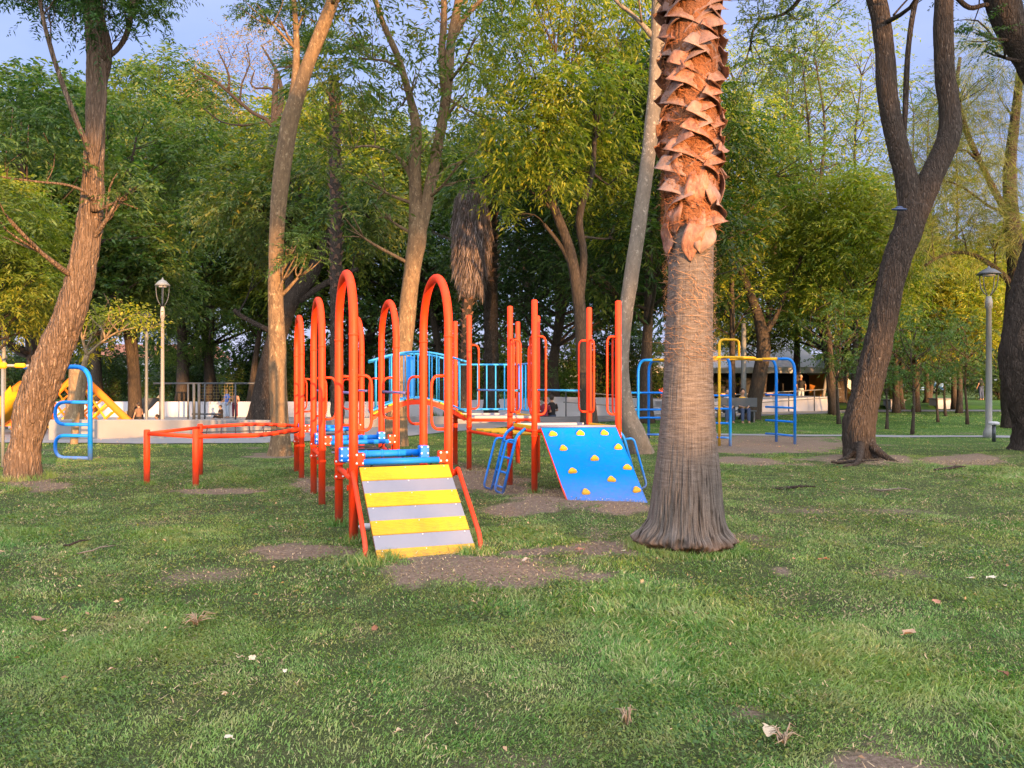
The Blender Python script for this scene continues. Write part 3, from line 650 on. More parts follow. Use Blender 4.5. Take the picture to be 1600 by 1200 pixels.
# two blue ladders leaning off the low platform
def ladder(ta_, tb_, outd, name='ladder'):
    lo = bpy.data.objects.new(name, None); link(lo, PS); rails = []
    for s, tp in ((1, ta_), (-1, tb_)):
        tp = np.array(tp); a_ = tp+outd*.14-ZU*.09; b_ = tp+outd*.40; b_[2] = -.05
        mb = MB(); mb.tube(fillet([tp-outd*.02, a_, b_], .08, 5), .021, 10); mb.build('stile', M['blue'], lo); rails.append((a_, b_))
        sd_ = (ta_-tb_)/np.linalg.norm(ta_-tb_)*s
        c1 = a_*.92+b_*.08; c2 = a_*.05+b_*.95; w_ = outd*.02-sd_*0+outd*.13
        mb = MB(); mb.tube(fillet([c1, c1+w_+ZU*.02, c2+w_*1.0+ZU*.05, c2], .07, 6), .016, 8); mb.build('grab_handle', M['blue'], lo)
    for f in (.12, .38, .62, .86):
        mb = MB(); mb.tube([rails[0][0]*(1-f)+rails[0][1]*f, rails[1][0]*(1-f)+rails[1][1]*f], .016, 8); mb.build('rung', M['blue'], lo)
ladder(q3('A', .87)+U*.22-Vd*.07, q3('D', .87)-U*.30-Vd*.07, -Vd*.9-U*.25)
ladder(q3('B', .87)+U*.18+Vd*.04, q3('C', .87)-U*.32+Vd*.04, Vd*.85-U*.2)
# arched bridge with barred rails
b0, b1 = np.array([-2.42, 13.45, 0]), np.array([-.83, 13.75, 0]); bd = (b1-b0)/np.linalg.norm(b1-b0); bp = np.cross(ZU, bd)
bo = bpy.data.objects.new('arched_bridge', None); link(bo, PS)
def bz(f): return .90+.30*math.sin(math.pi*min(1, max(0, f)))**.9
for s in (0, .95):
    mb = MB(); q = [b0+(b1-b0)*f+bp*s+ZU*(bz(f)) for f in np.linspace(0, 1, 17)]
    G = np.array([[p_-bp*.02-ZU*.05, p_+bp*.02-ZU*.05, p_+bp*.02+ZU*.03, p_-bp*.02+ZU*.03] for p_ in q]); mb.grid(G, True, 0, True, True); mb.S = [False]*len(mb.S); mb.build('bridge_beam', M['orange'], bo)
    rl_ = bpy.data.objects.new('bridge_railing', None); link(rl_, bo)
    mb = MB(); mb.tube([b0+(b1-b0)*f+bp*s+ZU*(bz(f)*.55+1.395) for f in np.linspace(-.02, 1.02, 17)], .019, 8); mb.build('top_rail', M['sky'], rl_)
    mb = MB(); mb.tube([b0+(b1-b0)*f+bp*s+ZU*(bz(f)*.8+.30) for f in np.linspace(-.02, 1.02, 17)], .016, 8); mb.build('bottom_rail', M['sky'], rl_)
    for f in np.linspace(.06, .94, 12):
        mb = MB(); mb.tube([b0+(b1-b0)*f+bp*s+ZU*(bz(f)*.8+.30), b0+(b1-b0)*f+bp*s+ZU*(bz(f)*.55+1.395)], .013, 6); mb.build('bar', M['sky'], rl_)
mb = MB(); f0_, f1_ = .40, .50
mb.box(b0+(b1-b0)*.46+bp*.95+ZU*1.62, (.15, .02, .78), bd, bp); mb.build('rail_panel', M['blue'], bo)
for k in range(11):
    f = (k+.5)/11; p_ = b0+(b1-b0)*f+bp*.475+ZU*(bz(f)+.045); f2 = f+.02; tg = (b1-b0)*.02+ZU*(bz(f2)-bz(f)); tg /= np.linalg.norm(tg)
    mb = MB(); mb.box(p_, (.135, .98, .025), tg, bp, bev=.005); mb.build('deck_board', M['yellow' if k % 2 == 0 else 'silver'], bo)
# barred panel at the back of the far platform
def panel(a, b, z0, z1, n_, dense=0):
    pn = bpy.data.objects.new('barrier_panel', None); link(pn, PS)
    for nm, z in (('top_rail', z1), ('bottom_rail', z0)):
        mb = MB(); mb.tube([a+ZU*z, b+ZU*z], .018, 8); mb.build(nm, M['sky'], pn)
    for f in np.linspace(.07, .93, n_):
        mb = MB(); mb.tube([a+(b-a)*f+ZU*z0, a+(b-a)*f+ZU*z1], .014, 6); mb.build('bar', M['sky' if not dense else 'blue'], pn)
panel(q3('H'), q3('Fq'), 1.03, 1.86, 7); panel(q3('Fq'), q3('E'), 1.03, 1.86, 6, 1)
# low net frame joined to the last arch
nfr = bpy.data.objects.new('net_frame', None); link(nfr, PS)
P1, P2, P3 = np.array([-5.45, 11.75, 0]), np.array([-4.58, 11.4, 0]), np.array([-5.17, 13.05, 0])
Q1, Q2 = C(5.46, -.05, 0), C(6.50, -.05, 0)
for p_, zt in ((P1, .82), (P2, .85), (P3, .84)):
    mb = MB(); mb.tube([p_-ZU*.1, p_+ZU*(zt-.01), p_+ZU*zt], [RP+.002, RP+.002, RP-.01], 14); mb.build('post', M['orange'], nfr)
ring = [P1+ZU*.76, P2+ZU*.74, P2*.35+Q1*.65+ZU*.72-np.array([0, .15, 0]), Q1+ZU*.79]
mb = MB(); mb.tube(fillet(ring[:2], .1) if 0 else ring[:2], .03, 10); mb.build('frame_tube', M['orange'], nfr)
mb = MB(); mb.tube(fillet(ring[1:], .25, 6), .034, 10); mb.build('frame_tube', M['orange'], nfr)
mb = MB(); mb.tube([P1+ZU*.76, P3+ZU*.78], .026, 10); mb.build('frame_tube', M['orange'], nfr)
rb = [P3+ZU*.78, P3*.45+Q2*.55+ZU*.83, Q2+ZU*.78]
mb = MB(); mb.tube(fillet(rb, .3, 6), .030, 10); mb.build('frame_tube', M['orange'], nfr)
mb = MB()
for k in range(7):
    f = (k+.5)/7; a_ = ring[1]*(1-f)+ring[3]*f; b_ = rb[0]*(1-f)+rb[2]*f
    mb.tube([a_+(b_-a_)*g_-ZU*.09*math.sin(math.pi*g_) for g_ in np.linspace(0, 1, 9)], .009, 5)
for g_ in (.2, .4, .6, .8):
    mb.tube([(ring[1]*(1-f)+ring[3]*f)*(1-g_)+(rb[0]*(1-f)+rb[2]*f)*g_-ZU*(.09*math.sin(math.pi*g_)) for f in np.linspace(.02, .98, 12)], .009, 5)
mb.build('net', M['black'], nfr)
# ------------------------------------------------------------------ blue climbing bars (right and left)
def bars(name, label, org): return thing(name, org, label, 'climbing bars')
def post_arch(parent, foot, top, z, r=.035, mat='blue'):
    foot = np.array(foot, float); top = np.array(top, float)
    mb = MB(); mb.tube(fillet([foot-ZU*.1, np.array([foot[0], foot[1], z]), np.array([top[0], top[1], z])], .38, 8), r, 10); return mb.build('bent_post', M[mat], parent)
mk = bars('climbing_bars', 'blue and yellow overhead climbing bars on worn earth right of the palm trunk', (4.9, 19.9, 0))
ctr = np.array([5.1, 19.7, 0])
legs = [((5.28, 19.0), (-.55, .1)), ((6.63, 20.5), None), ((7.13, 19.85), None), ((3.85, 21.9), None), ((3.45, 21.2), None)]
def P0(px, py): d = F*H0/(py-600); return np.array([(px-800)/F*d, d, 0])
lp = [P0(1141, 697), P0(1213, 690.5), P0(1242, 694), np.array([3.75, 21.6, 0]), np.array([3.35, 20.9, 0])]
tops = [ctr+np.array([.0, -.1, 0]), ctr+np.array([.9, .4, 0]), ctr+np.array([1.2, .1, 0]), ctr+np.array([-.6, .9, 0]), ctr+np.array([-.75, .5, 0])]
for f_, t_ in zip(lp, tops): post_arch(mk, f_, f_+(t_-f_)/np.linalg.norm(t_-f_)*.42, 2.13)
for f_, t_ in zip(lp, tops):
    mb = MB(); a_ = f_+(t_-f_)/np.linalg.norm(t_-f_)*.40+ZU*2.13; b_ = t_+ZU*2.13
    if np.linalg.norm(a_-b_) > .3:
        mb.tube([a_, b_], .034, 8); mb.build('top_bar', M['yellow'], mk)
mb = MB(); th = np.linspace(0, 2*math.pi, 25); mb.tube([ctr+np.array([.95*math.cos(a), .8*math.sin(a), 2.14]) for a in th], .032, 8); mb.build('ring_bar', M['yellow'], mk)
yp = P0(1124, 696.5); mb = MB(); mb.tube([yp-ZU*.1, yp+ZU*2.5], .035, 10); mb.build('yellow_post', M['yellow'], mk)
mb = MB(); mb.tube(fillet([yp+ZU*2.1, yp+ZU*2.58, yp+ZU*2.58+np.array([.52, .15, 0]), yp+ZU*2.1+np.array([.52, .15, 0])], .12, 6), .03, 8); mb.build('hoop', M['yellow'], mk)
for z in (.20, .55, .90, 1.22):
    mb = MB(); mb.tube([lp[0]+ZU*z, lp[0]+np.array([-.62, .25, z])], .026, 8); mb.build('rung', M['blue'], mk)
    mb = MB(); mb.tube([lp[2]+ZU*z, lp[1]+ZU*z, lp[1]+(lp[1]-lp[2])*.35+np.array([-.12, 0, z])], .026, 8); mb.build('rung', M['blue'], mk)
mb = MB(); mb.tube([lp[0]+np.array([-.62, .25, -.1]), lp[0]+np.array([-.62, .25, 2.1])], .035, 10); mb.build('bent_post', M['blue'], mk)
for z in (.12, .80):
    a_ = lp[3]+ZU*z; mb = MB(); mb.tube(fillet([a_-np.array([.6, .2, 0]), a_+np.array([.5, -.1, 0]), a_+np.array([.5, -.1, .46]), a_+np.array([-.6, -.2, .46])], .23, 7), .028, 8); mb.build('loop_rung', M['blue'], mk)
    mb = MB(); mb.tube([a_+ZU*.45, a_+np.array([1.5, .1, .45])], .024, 6); mb.build('rung', M['blue'], mk)
    mb = MB(); mb.tube([a_, a_+np.array([1.5, .1, .0])], .024, 6); mb.build('rung', M['blue'], mk)
lf = P0(141, 719); ml = bars('loop_ladder', 'blue climbing ladder with two rounded loop rungs right of the leaning trunk', tuple(lf))
post_arch(ml, lf, lf+np.array([-1.6, .5, 0]), 1.84, .045)
for z0, z1 in ((.04, .48), (.70, 1.14)):
    a_ = lf+ZU*z0; mb = MB(); mb.tube(fillet([a_, a_+np.array([-.76, .12, 0]), a_+np.array([-.76, .12, z1-z0]), a_+ZU*(z1-z0)], .22, 9), .034, 10); mb.build('loop_rung', M['blue'], ml)
yb = P(0, 600, 14.3); yb[2] = 0
my = thing('yellow_bar_frame', tuple(yb), 'yellow horizontal play bar with rounded end caps at the far left edge', 'play bar')
mb = MB(); mb.tube([yb+np.array([.05, 0, -.1]), yb+np.array([.05, 0, 1.78])], .03, 8); mb.build('post', M['steel'], my)
mb = MB(); mb.tube([yb+np.array([-.5, 0, 1.84]), yb+np.array([.5, .05, 1.83])], .028, 8); mb.build('bar', M['steel'], my)
for x0, x1, r_ in ((.27, .46, .045), (-.2, .12, .06)):
    mb = MB(); mb.tube([yb+np.array([x0, 0, 1.835]), yb+np.array([x0+.02, 0, 1.835]), yb+np.array([x1-.02, 0, 1.835]), yb+np.array([x1, 0, 1.835])], [r_*.6, r_, r_, r_*.6], 10); mb.build('end_cap', M['yellow'], my)
mb = MB(); mb.tube([yb+np.array([-.06, 0, 1.83]), yb+np.array([-.05, 0, 1.95]), yb+np.array([-.1, 0, 2.1])], [.12, .07, .05], 10); mb.build('saddle', M['yellow'], my)

# ------------------------------------------------------------------ palm
pc = np.array([1.575, 7.15, 0.]); 
m, t = newmat('palm_bark'); oc = objc(t)
sx_ = _n(t, 'ShaderNodeSeparateXYZ', {0: oc})
ang = _n(t, 'ShaderNodeMath', {0: sx_.outputs[1], 1: sx_.outputs[0]}, operation='ARCTAN2').outputs[0]
wv = noise(t, oc, 3, 3)
cv = _n(t, 'ShaderNodeCombineXYZ', {0: ang, 1: 0.0, 2: sx_.outputs[2]}).outputs[0]
vert = noise(t, mapv(t, cv, (17, 1, 2.2)), 1.6, 6, .6, .3)
hor = noise(t, mapv(t, cv, (2.2, 1, 70)), 1.0, 5, .6, .5)
lo_ = _n(t, 'ShaderNodeMapRange', {0: sx_.outputs[2], 1: .35, 2: 1.05}).outputs[0]
c = ramp(t, vert, [(.38, (.03, .025, .023)), (.47, (.11, .092, .082)), (.7, (.19, .165, .15))])
c2 = ramp(t, hor, [(.3, (.06, .046, .040)), (.5, (.15, .12, .104)), (.7, (.22, .18, .16))])
c3 = mixc(t, _n(t, 'ShaderNodeMath', {0: lo_, 1: .72}, operation='MULTIPLY').outputs[0], c, c2)
hb_ = _n(t, 'ShaderNodeMix', {0: lo_, 2: vert, 3: hor}); hm = hb_.outputs[0]
gr_ = ramp(t, noise(t, oc, 110, 4, .7), [(.35, (.72, .72, .72)), (.65, (1.1, 1.1, 1.1))]); c3 = mixc(t, 1., c3, gr_, 'MULTIPLY'); c3 = mixc(t, _n(t, 'ShaderNodeMapRange', {0: sx_.outputs[2], 1: .16, 2: .05}).outputs[0], c3, mixc(t, noise(t, oc, 18, 4), (.05, .03, .02), (.22, .14, .10)))
finish(t, c3, .9, bump(t, hm, .8, .012, bump(t, noise(t, oc, 90, 4, .7), .5, .004)), spec=.2); M['palm'] = m
m, t = newmat('palm_boot'); oc = objc(t); g = t.nodes.new('ShaderNodeObjectInfo')
q = noise(t, mapv(t, oc, (9, 9, 4)), 2.5, 7, .72, .6)
c = ramp(t, q, [(.3, (.07, .028, .02)), (.5, (.27, .11, .065)), (.7, (.36, .22, .16))])
c = mixc(t, _n(t, 'ShaderNodeMath', {0: g.outputs['Random'], 1: .55}, operation='MULTIPLY').outputs[0], c, (.24, .20, .185))
finish(t, c, .6, bump(t, noise(t, mapv(t, oc, (20, 20, 9)), 6, 6, .7), .8, .008), spec=.35); M['boot'] = m
M['fibre'] = plain('palm_fibre', (.22, .085, .035), .95, .6, 14, 1.0, 0, .03, 60)
palm = thing('palm_tree', tuple(pc), 'thick palm with flared base and criss-cross husks, right of the blue climbing wall', 'palm tree')
prof = np.array([(-.10, .36), (.0, .365), (.05, .375), (.10, .38), (.15, .368), (.20, .352), (.27, .342), (.40, .325), (.6, .305), (.9, .268), (1.2, .243), (1.5, .222), (2.0, .210), (2.6, .20), (3.2, .195), (4, .19), (7.4, .18)])
zs = np.concatenate([np.linspace(-.1, 1.2, 170), np.linspace(1.21, 2.9, 200), np.linspace(2.95, 7.4, 60)])
r = np.interp(zs, prof[:, 0], prof[:, 1]); nT = 420; th = np.linspace(0, 2*math.pi, nT, endpoint=False)
ZZ, TT = np.meshgrid(zs, th, indexing='ij'); cx = np.cos(TT); sy = np.sin(TT)
fis = fbm(np.stack([cx*19, sy*19, ZZ*2.8+.8*vnoise(np.stack([cx*3, sy*3, ZZ*4], -1))], -1), 3); crack = np.clip((.47-fis)*9, 0, 1)
horz = fbm(np.stack([cx*2.5, sy*2.5, ZZ*60], -1), 2)-.5
wl = np.clip(1.15-ZZ/1.0, .12, 1); RR = r[:, None]*np.ones_like(TT)
RR += -.026*crack*wl+.012*horz*np.clip(ZZ/1.2, 0, 1)+.018*(vnoise(np.stack([cx*2.2, sy*2.2, ZZ*1.6], -1))-.5)
lip = np.exp(-((ZZ-.10)/.11)**2); RR += lip*(.20*(fbm(np.stack([cx*3, sy*3, ZZ*5], -1), 3)-.18)+.09*(fbm(np.stack([cx*22, sy*22, ZZ*16], -1), 2)-.5))
und = np.clip((.06+.05*vnoise(np.stack([cx*5, sy*5, 0*ZZ], -1))-ZZ)/.05, 0, 1); RR -= und*.09*(.5+fbm(np.stack([cx*9, sy*9, ZZ*9], -1), 2))
ctx = pc[0]+np.interp(zs, [0, 1., 2, 3, 7.4], [0, .02, .035, .06, .08])
G = np.stack([ctx[:, None]+RR*cx, pc[1]+RR*sy, ZZ], -1); mb = MB(); mb.grid(G, True, 0, False, True); mb.build('trunk', M['palm'], palm)
zf = np.linspace(2.95, 7.3, 200); th2 = np.linspace(0, 2*math.pi, 160, endpoint=False); A_, B_ = np.meshgrid(zf, th2, indexing='ij')
Rf = .212+.03*fbm(np.stack([np.cos(B_)*9, np.sin(B_)*9, A_*9], -1), 3)
G = np.stack([pc[0]+.06+Rf*np.cos(B_), pc[1]+Rf*np.sin(B_), A_], -1); mb = MB(); mb.grid(G, True, 0, True, True); mb.build('fibre_sheath', M['fibre'], palm)
rp = np.random.RandomState(5)
def boot(mb, zc, a0, sg=1, s=1., hang=0., wid=.064):
    """husk: a flat strap that wraps diagonally up the trunk and lifts off into an outward hooked tip"""
    R0 = .203; n_ = 16; rows = []; k1, k2, k3 = rp.rand(3)*6
    lift = (.065+.055*rp.rand())*s; span = (1.1+.35*rp.rand())*s; rise = (.125+.05*rp.rand())*s
    for q_ in np.linspace(0, 1, n_):
        a = a0-sg*span*(1-q_); z = zc-rise*(1-q_)+(.03*math.sin(q_*3.1)-.06*max(0, q_-.75)*4*s*.6)
        ro_ = R0+.012+lift*max(0, q_-.25)**1.6*1.5
        if hang: a = a0+sg*.12*q_+.1*math.sin(q_*4+k1); z = zc-hang*q_; ro_ = R0+.01+.045*math.sin(q_*2.6+.3)+.02*math.sin(q_*7+k2)
        w_ = wid*s*(.75+.45*math.sin(q_*2.6+.3))*(1 if q_ < .78 else max(.06, (1-q_)/.22)**.7); rr_ = []
        for e in np.linspace(-1, 1, 7):
            cup = .010*(e*e)+.007*math.sin(e*7+q_*9+k3); tw = .25*math.sin(q_*3+k1)*w_*e
            if hang: aa = a+e*w_/R0; zz = z+.01*math.sin(e*4+k2)
            else: aa = a+e*w_*.35/R0*sg; zz = z+e*w_*.98
            ra = ro_+cup+tw-(.018*e*q_ if not hang else 0); rr_.append([pc[0]+.06+ra*math.cos(aa), pc[1]+ra*math.sin(aa), zz])
        rows.append(rr_)
    Gm = np.array(rows); n2_ = (Gm-np.array([pc[0]+.06, pc[1], 0]))*[1, 1, 0]; n2_ /= np.linalg.norm(n2_, axis=2)[..., None]
    mb.grid(np.concatenate([Gm, (Gm-n2_*.008)[:, ::-1]], 1), True, 0, True, True)
k = 0; zc = 3.42; rest = MB()
while zc < 7.2:
    m1 = MB() if k < 76 else rest
    boot(m1, zc+rp.randn()*.008, k*2.39996+rp.randn()*.1, 1 if k % 2 else -1, .95+.3*rp.rand())
    if k < 76: m1.build('leaf_base', M['boot'], palm)
    k += 1; zc += .0178
ho = rest.build('upper_leaf_bases', M['boot'], palm); ho['kind'] = 'stuff'
for i in range(24):
    m1 = MB(); hg = 0 if i % 3 == 0 else .28+.22*rp.rand()
    boot(m1, 2.82+.68*((i*.618) % 1)+(.1 if hg else 0), -1.57+(i-11)*.29+rp.randn()*.3, 1 if i % 2 else -1, 1.1+.3*rp.rand(), hg, .05); m1.build('leaf_base', M['boot'], palm)
# loose fibre hairs
def hairs(rng, n, z0, z1, r0, l0):
    a = rng.rand(n)*6.283; z = z0+(z1-z0)*rng.rand(n)**1.3; r_ = r0+.01; b = np.stack([pc[0]+.04+r_*np.cos(a), pc[1]+r_*np.sin(a), z], -1)
    rad = np.stack([np.cos(a), np.sin(a), 0*a], -1); tg = np.stack([-np.sin(a), np.cos(a), 0*a], -1)
    l = l0*(.4+rng.rand(n)); e = b+rad*(l*.18)[:, None]+tg*(l*rng.randn(n)*.7)[:, None]; e[:, 2] += l*rng.randn(n)*.6; s = np.array([0, 0, .0016])+tg*.0012
    mdd = (b+e)/2+rad*(l*.12)[:, None]
    return np.concatenate([np.stack([b-s, b+s, mdd+s, mdd-s], 1), np.stack([mdd-s, mdd+s, e+s*.3, e-s*.3], 1)]).reshape(-1, 3)
o = leaf_obj('loose_fibre', hairs(rp, 1500, 1.7, 3.1, .205, .10), M['dead'], palm, pc); o.color = (1.4, 1.0, .75, 1)
o = leaf_obj('loose_fibre', hairs(rp, 5000, 2.9, 4.6, .235, .07), M['dead'], palm, pc); o.color = (1.5, .7, .35, 1)
Cc, Dd = [], []
for i in range(30):
    a = i*2.4; el = .9-.9*(i/30); b = pc+np.array([.08, 0, 7.3])
    pts = [b+np.array([math.cos(a), math.sin(a), 0])*f*1.5*math.cos(el)+ZU*(math.sin(el)*1.5*f-.25*f*f) for f in np.linspace(0, 1, 5)]
    for j in range(26):
        aa = a+(j-13)*.085; Cc.append(pts[-1]); Dd.append([math.cos(aa)*math.cos(el), math.sin(aa)*math.cos(el), math.sin(el)-.25])
V = sprays(rp, np.array(Cc), np.array(Dd), .8, 6, .35, .04, .5, 1.2, .1); o = leaf_obj('fronds', V, M['leaf'], palm, pc)

# ------------------------------------------------------------------ near trees
def hero(name, label, d, trunk, bark_, limbs=(), foliage=(), kind='ash', lmat='leaf', dens=1., cat='tree', flare=.5, ridge=.0, sides=40, step=.06, amp=.10, fz=.35, yoff=None, col=(1, 1, 1), lobes=5, sc__=1., twigs=True):
    """trunk rows: px, py, width px (+ optional depth offset)"""
    def row(q): p_ = P(q[0], q[1], d+(q[3] if len(q) > 3 else 0)); return (*p_, q[2]*(.86 if q[2] > 12 else 1)/2/F*d)
    def rows(q_):
        a = np.array([row(q) for q in q_]); g_ = np.gradient(a[:, :3], axis=0) if len(a) > 1 else a[:, :3]
        a[:, 3] *= np.clip(np.abs(g_[:, 2])/(np.linalg.norm(g_, axis=1)+1e-6), .62, 1); return [tuple(q) for q in a]
    T_ = rows(trunk); b = T_[0]; base = (b[0], b[1], -.12)
    o = thing(name, (b[0], b[1], 0), label, cat); mb = MB(); rng = np.random.RandomState(int(abs(b[0])*100)+3)
    T_[0] = (b[0], b[1], -.15, b[3]); limb(mb, T_, sides, step, amp, flare, int(abs(b[0])*10), fz, lobes, ridge)
    nodes = [np.array(q) for q in catmull(np.array(T_), .3)]
    for Lm in limbs:
        rr = rows(Lm); c_ = limb(mb, rr, max(8, int(sides*.6)), step*1.5, amp, 0, rng.randint(50), 1, 5, ridge); nodes += [q for q in c_[::3]]
    cs = []; nd = np.array(nodes)
    for q in foliage:
        c_ = P(q[0], q[1], d+(q[3] if len(q) > 3 else rng.randn()*1.0)); cs.append((c_, q[2]))
        if twigs:
            j = np.argmin(np.linalg.norm(nd[:, :3]-c_+[0, 0, .8], axis=1)); a_ = nd[j]
            A, Bm, Cx = curve_to(a_[:3], c_, rng); r0 = min(a_[3]*.5, .05)
            limb(mb, [(*A, r0), (*Bm, r0*.6), (*Cx, .008)], 6, .25, .05, 0, 3)
            for _ in range(3):
                e = c_+rng.randn(3)*q[2]*.6; limb(mb, [(*Bm, r0*.45), (*((Bm+e)/2+rng.randn(3)*.08), r0*.3), (*e, .005)], 5, .3, .05, 0, 3)
    mb.build('trunk', M[bark_], o)
    if cs:
        V = clumps(rng, cs, kind, dens, sc__); f = leaf_obj('crown', V, M[lmat], o, ORG[o.name]); f.color = (*col, 1)
    return o
hero('leaning_tree', 'large tree leaning right with rough flecked bark at the left edge of the lawn', 11.9,
     [(34, 756, 62), (36, 720, 56), (44, 680, 52), (52, 640, 62), (66, 596, 66), (86, 548, 60), (108, 495, 54), (124, 440, 48), (135, 385, 44), (143, 325, 40), (146, 260, 34), (149, 190, 32), (151, 130, 34), (156, 85, 42), (148, 30, 34), (140, -60, 30), (130, -180, 24), (120, -330, 12)], 'trunk_brown',
     [[(150, 92, 26), (176, 84, 12), (196, 58, 9), (205, 20, 8), (214, -60, 6)], [(148, 330, 14, -.15), (147, 285, 13, -.26), (143, 245, 9, -.3), (120, 190, 8, -.4), (92, 115, 7, -.5), (70, 40, 6, -.6), (58, -30, 5, -.6)],
      [(148, 262, 8, -.28), (156, 215, 7, -.3), (163, 160, 6, -.3), (160, 90, 5, -.3), (150, 40, 4, -.3)], [(148, 315, 10, -.2), (130, 298, 8, -.4), (100, 288, 6, -.6), (60, 284, 5, -.8), (-10, 275, 4, -1)],
      [(150, 45, 18), (110, -60, 14), (60, -160, 10)]],
     [(70, 5, .42), (35, -20, .45), (130, 5, .40, .5), (165, 0, .5, -.5), (150, 45, .28, -.5), (215, 15, .40, -.3), (235, 0, .4), (190, -50, .6), (100, -70, .7), (30, -100, .8), (220, -110, .8), (150, -190, 1.), (50, -220, 1.), (250, -230, .9), (120, -310, 1.),
      (45, 195, .42, -.8), (10, 235, .45, -1), (85, 240, .36, -.6), (20, 170, .35, -.5), (190, 300, .22, -.2), (215, 290, .2, -.2), (5, 330, .4, -1)], 'feather', 'leaf_f', 2.6, flare=.28, ridge=.16, sides=72, step=.045, col=(1.1, 1.05, 1), fz=.16)
hero('slim_leaning_tree', 'slim tan-barked tree behind the leftmost arches, curving up to the right', 16.6,
     [(438, 711, 42), (438, 680, 34), (436, 640, 32), (434, 590, 31), (433, 530, 29), (431, 470, 28), (431, 410, 27), (433, 350, 27), (438, 290, 29), (446, 230, 30), (455, 180, 31), (468, 140, 26), (485, 90, 25), (505, 40, 25), (528, -20, 24), (560, -100, 20), (590, -200, 14), (610, -320, 8)], 'trunk_mid',
     [[(452, 190, 20), (459, 140, 14), (463, 95, 11), (462, 40, 9), (455, -40, 7)], [(540, -40, 14), (500, -120, 10), (460, -200, 7)]],
     [(435, 25, .55), (400, 5, .45, -.3), (470, 55, .45), (450, 95, .35), (425, -40, .6), (480, 0, .5), (530, -90, .9), (600, -130, 1.), (480, -150, 1.), (560, -240, 1.2), (650, -220, 1.), (440, -240, 1.), (473, 365, .4, -.3), (462, 400, .35, -.4), (480, 395, .3, -.2)], 'feather', 'leaf_f', 2.2, flare=.35, ridge=.05, sides=48, step=.08, fz=.3, col=(1.2, 1.15, 1))
hero('forked_tree', 'dark forked tree standing behind the arches, its lower trunk lit tan', 19.0,
     [(617, 697, 46), (620, 650, 38), (626, 590, 34), (632, 530, 32), (638, 470, 31), (645, 415, 31), (652, 370, 34), (650, 320, 25), (648, 260, 22), (650, 200, 20), (640, 150, 14), (622, 90, 11), (600, 40, 9), (580, -20, 7)], 'trunk_mid',
     [[(654, 372, 24), (668, 310, 22), (680, 250, 20), (691, 190, 19), (700, 130, 18), (704, 70, 17), (715, 10, 15), (730, -70, 13), (750, -200, 9)], [(696, 160, 12), (690, 90, 11), (694, 20, 10), (690, -60, 9)],
      [(708, 60, 13), (728, 25, 11), (752, 0, 9), (790, -50, 7)], [(650, 290, 12), (630, 255, 9), (605, 235, 8), (575, 228, 6), (545, 232, 4)], [(672, 290, 10), (700, 262, 7), (735, 248, 5)], [(645, 180, 8), (620, 105, 6), (560, 90, 5)]],
     [(530, 60, 1.0), (575, 20, .9), (500, 130, .9), (560, 120, 1.), (610, 70, .9), (620, 150, .9), (520, 200, .9), (580, 190, .9), (650, 110, .8), (680, 200, .8), (510, 270, .8), (570, 270, .7), (630, 230, .7), (730, 140, .9), (740, 60, 1.), (760, 200, .9), (680, 30, .9), (600, -60, 1.2), (700, -80, 1.3), (800, -60, 1.2), (520, -40, 1.2), (720, 250, .6), (530, 330, .6), (650, -150, 1.4), (480, 220, .8), (595, 320, .5)], 'ash', 'leaf', .62, flare=.3, ridge=.04, sides=40, step=.1, col=(1.3, 1.15, .9))
hero('grey_leaning_tree', 'pale grey slender trunk leaning right just behind the climbing wall and palm', 16.9,
     [(1003, 706, 50, .2), (992, 680, 40), (982, 650, 30), (974, 600, 23), (973, 550, 23), (978, 490, 25), (987, 430, 27), (996, 370, 27), (1004, 310, 27), (1012, 250, 27), (1019, 190, 27), (1025, 120, 26), (1028, 50, 26), (1030, -30, 25), (1032, -150, 18), (1040, -300, 10)], 'trunk_grey',
     [[(1022, 60, 16), (1003, 38, 10), (985, 20, 9), (962, 0, 8), (930, -50, 6)], [(1032, -100, 12), (1080, -170, 8)]],
     [(930, -80, .9), (1000, -60, .6), (960, -150, 1.1), (1040, -180, 1.2), (1100, -200, 1.), (1020, -290, 1.3), (910, -230, 1.2)], 'ash', 'leaf', 1., flare=.5, ridge=.06, sides=44, step=.08, fz=.5)
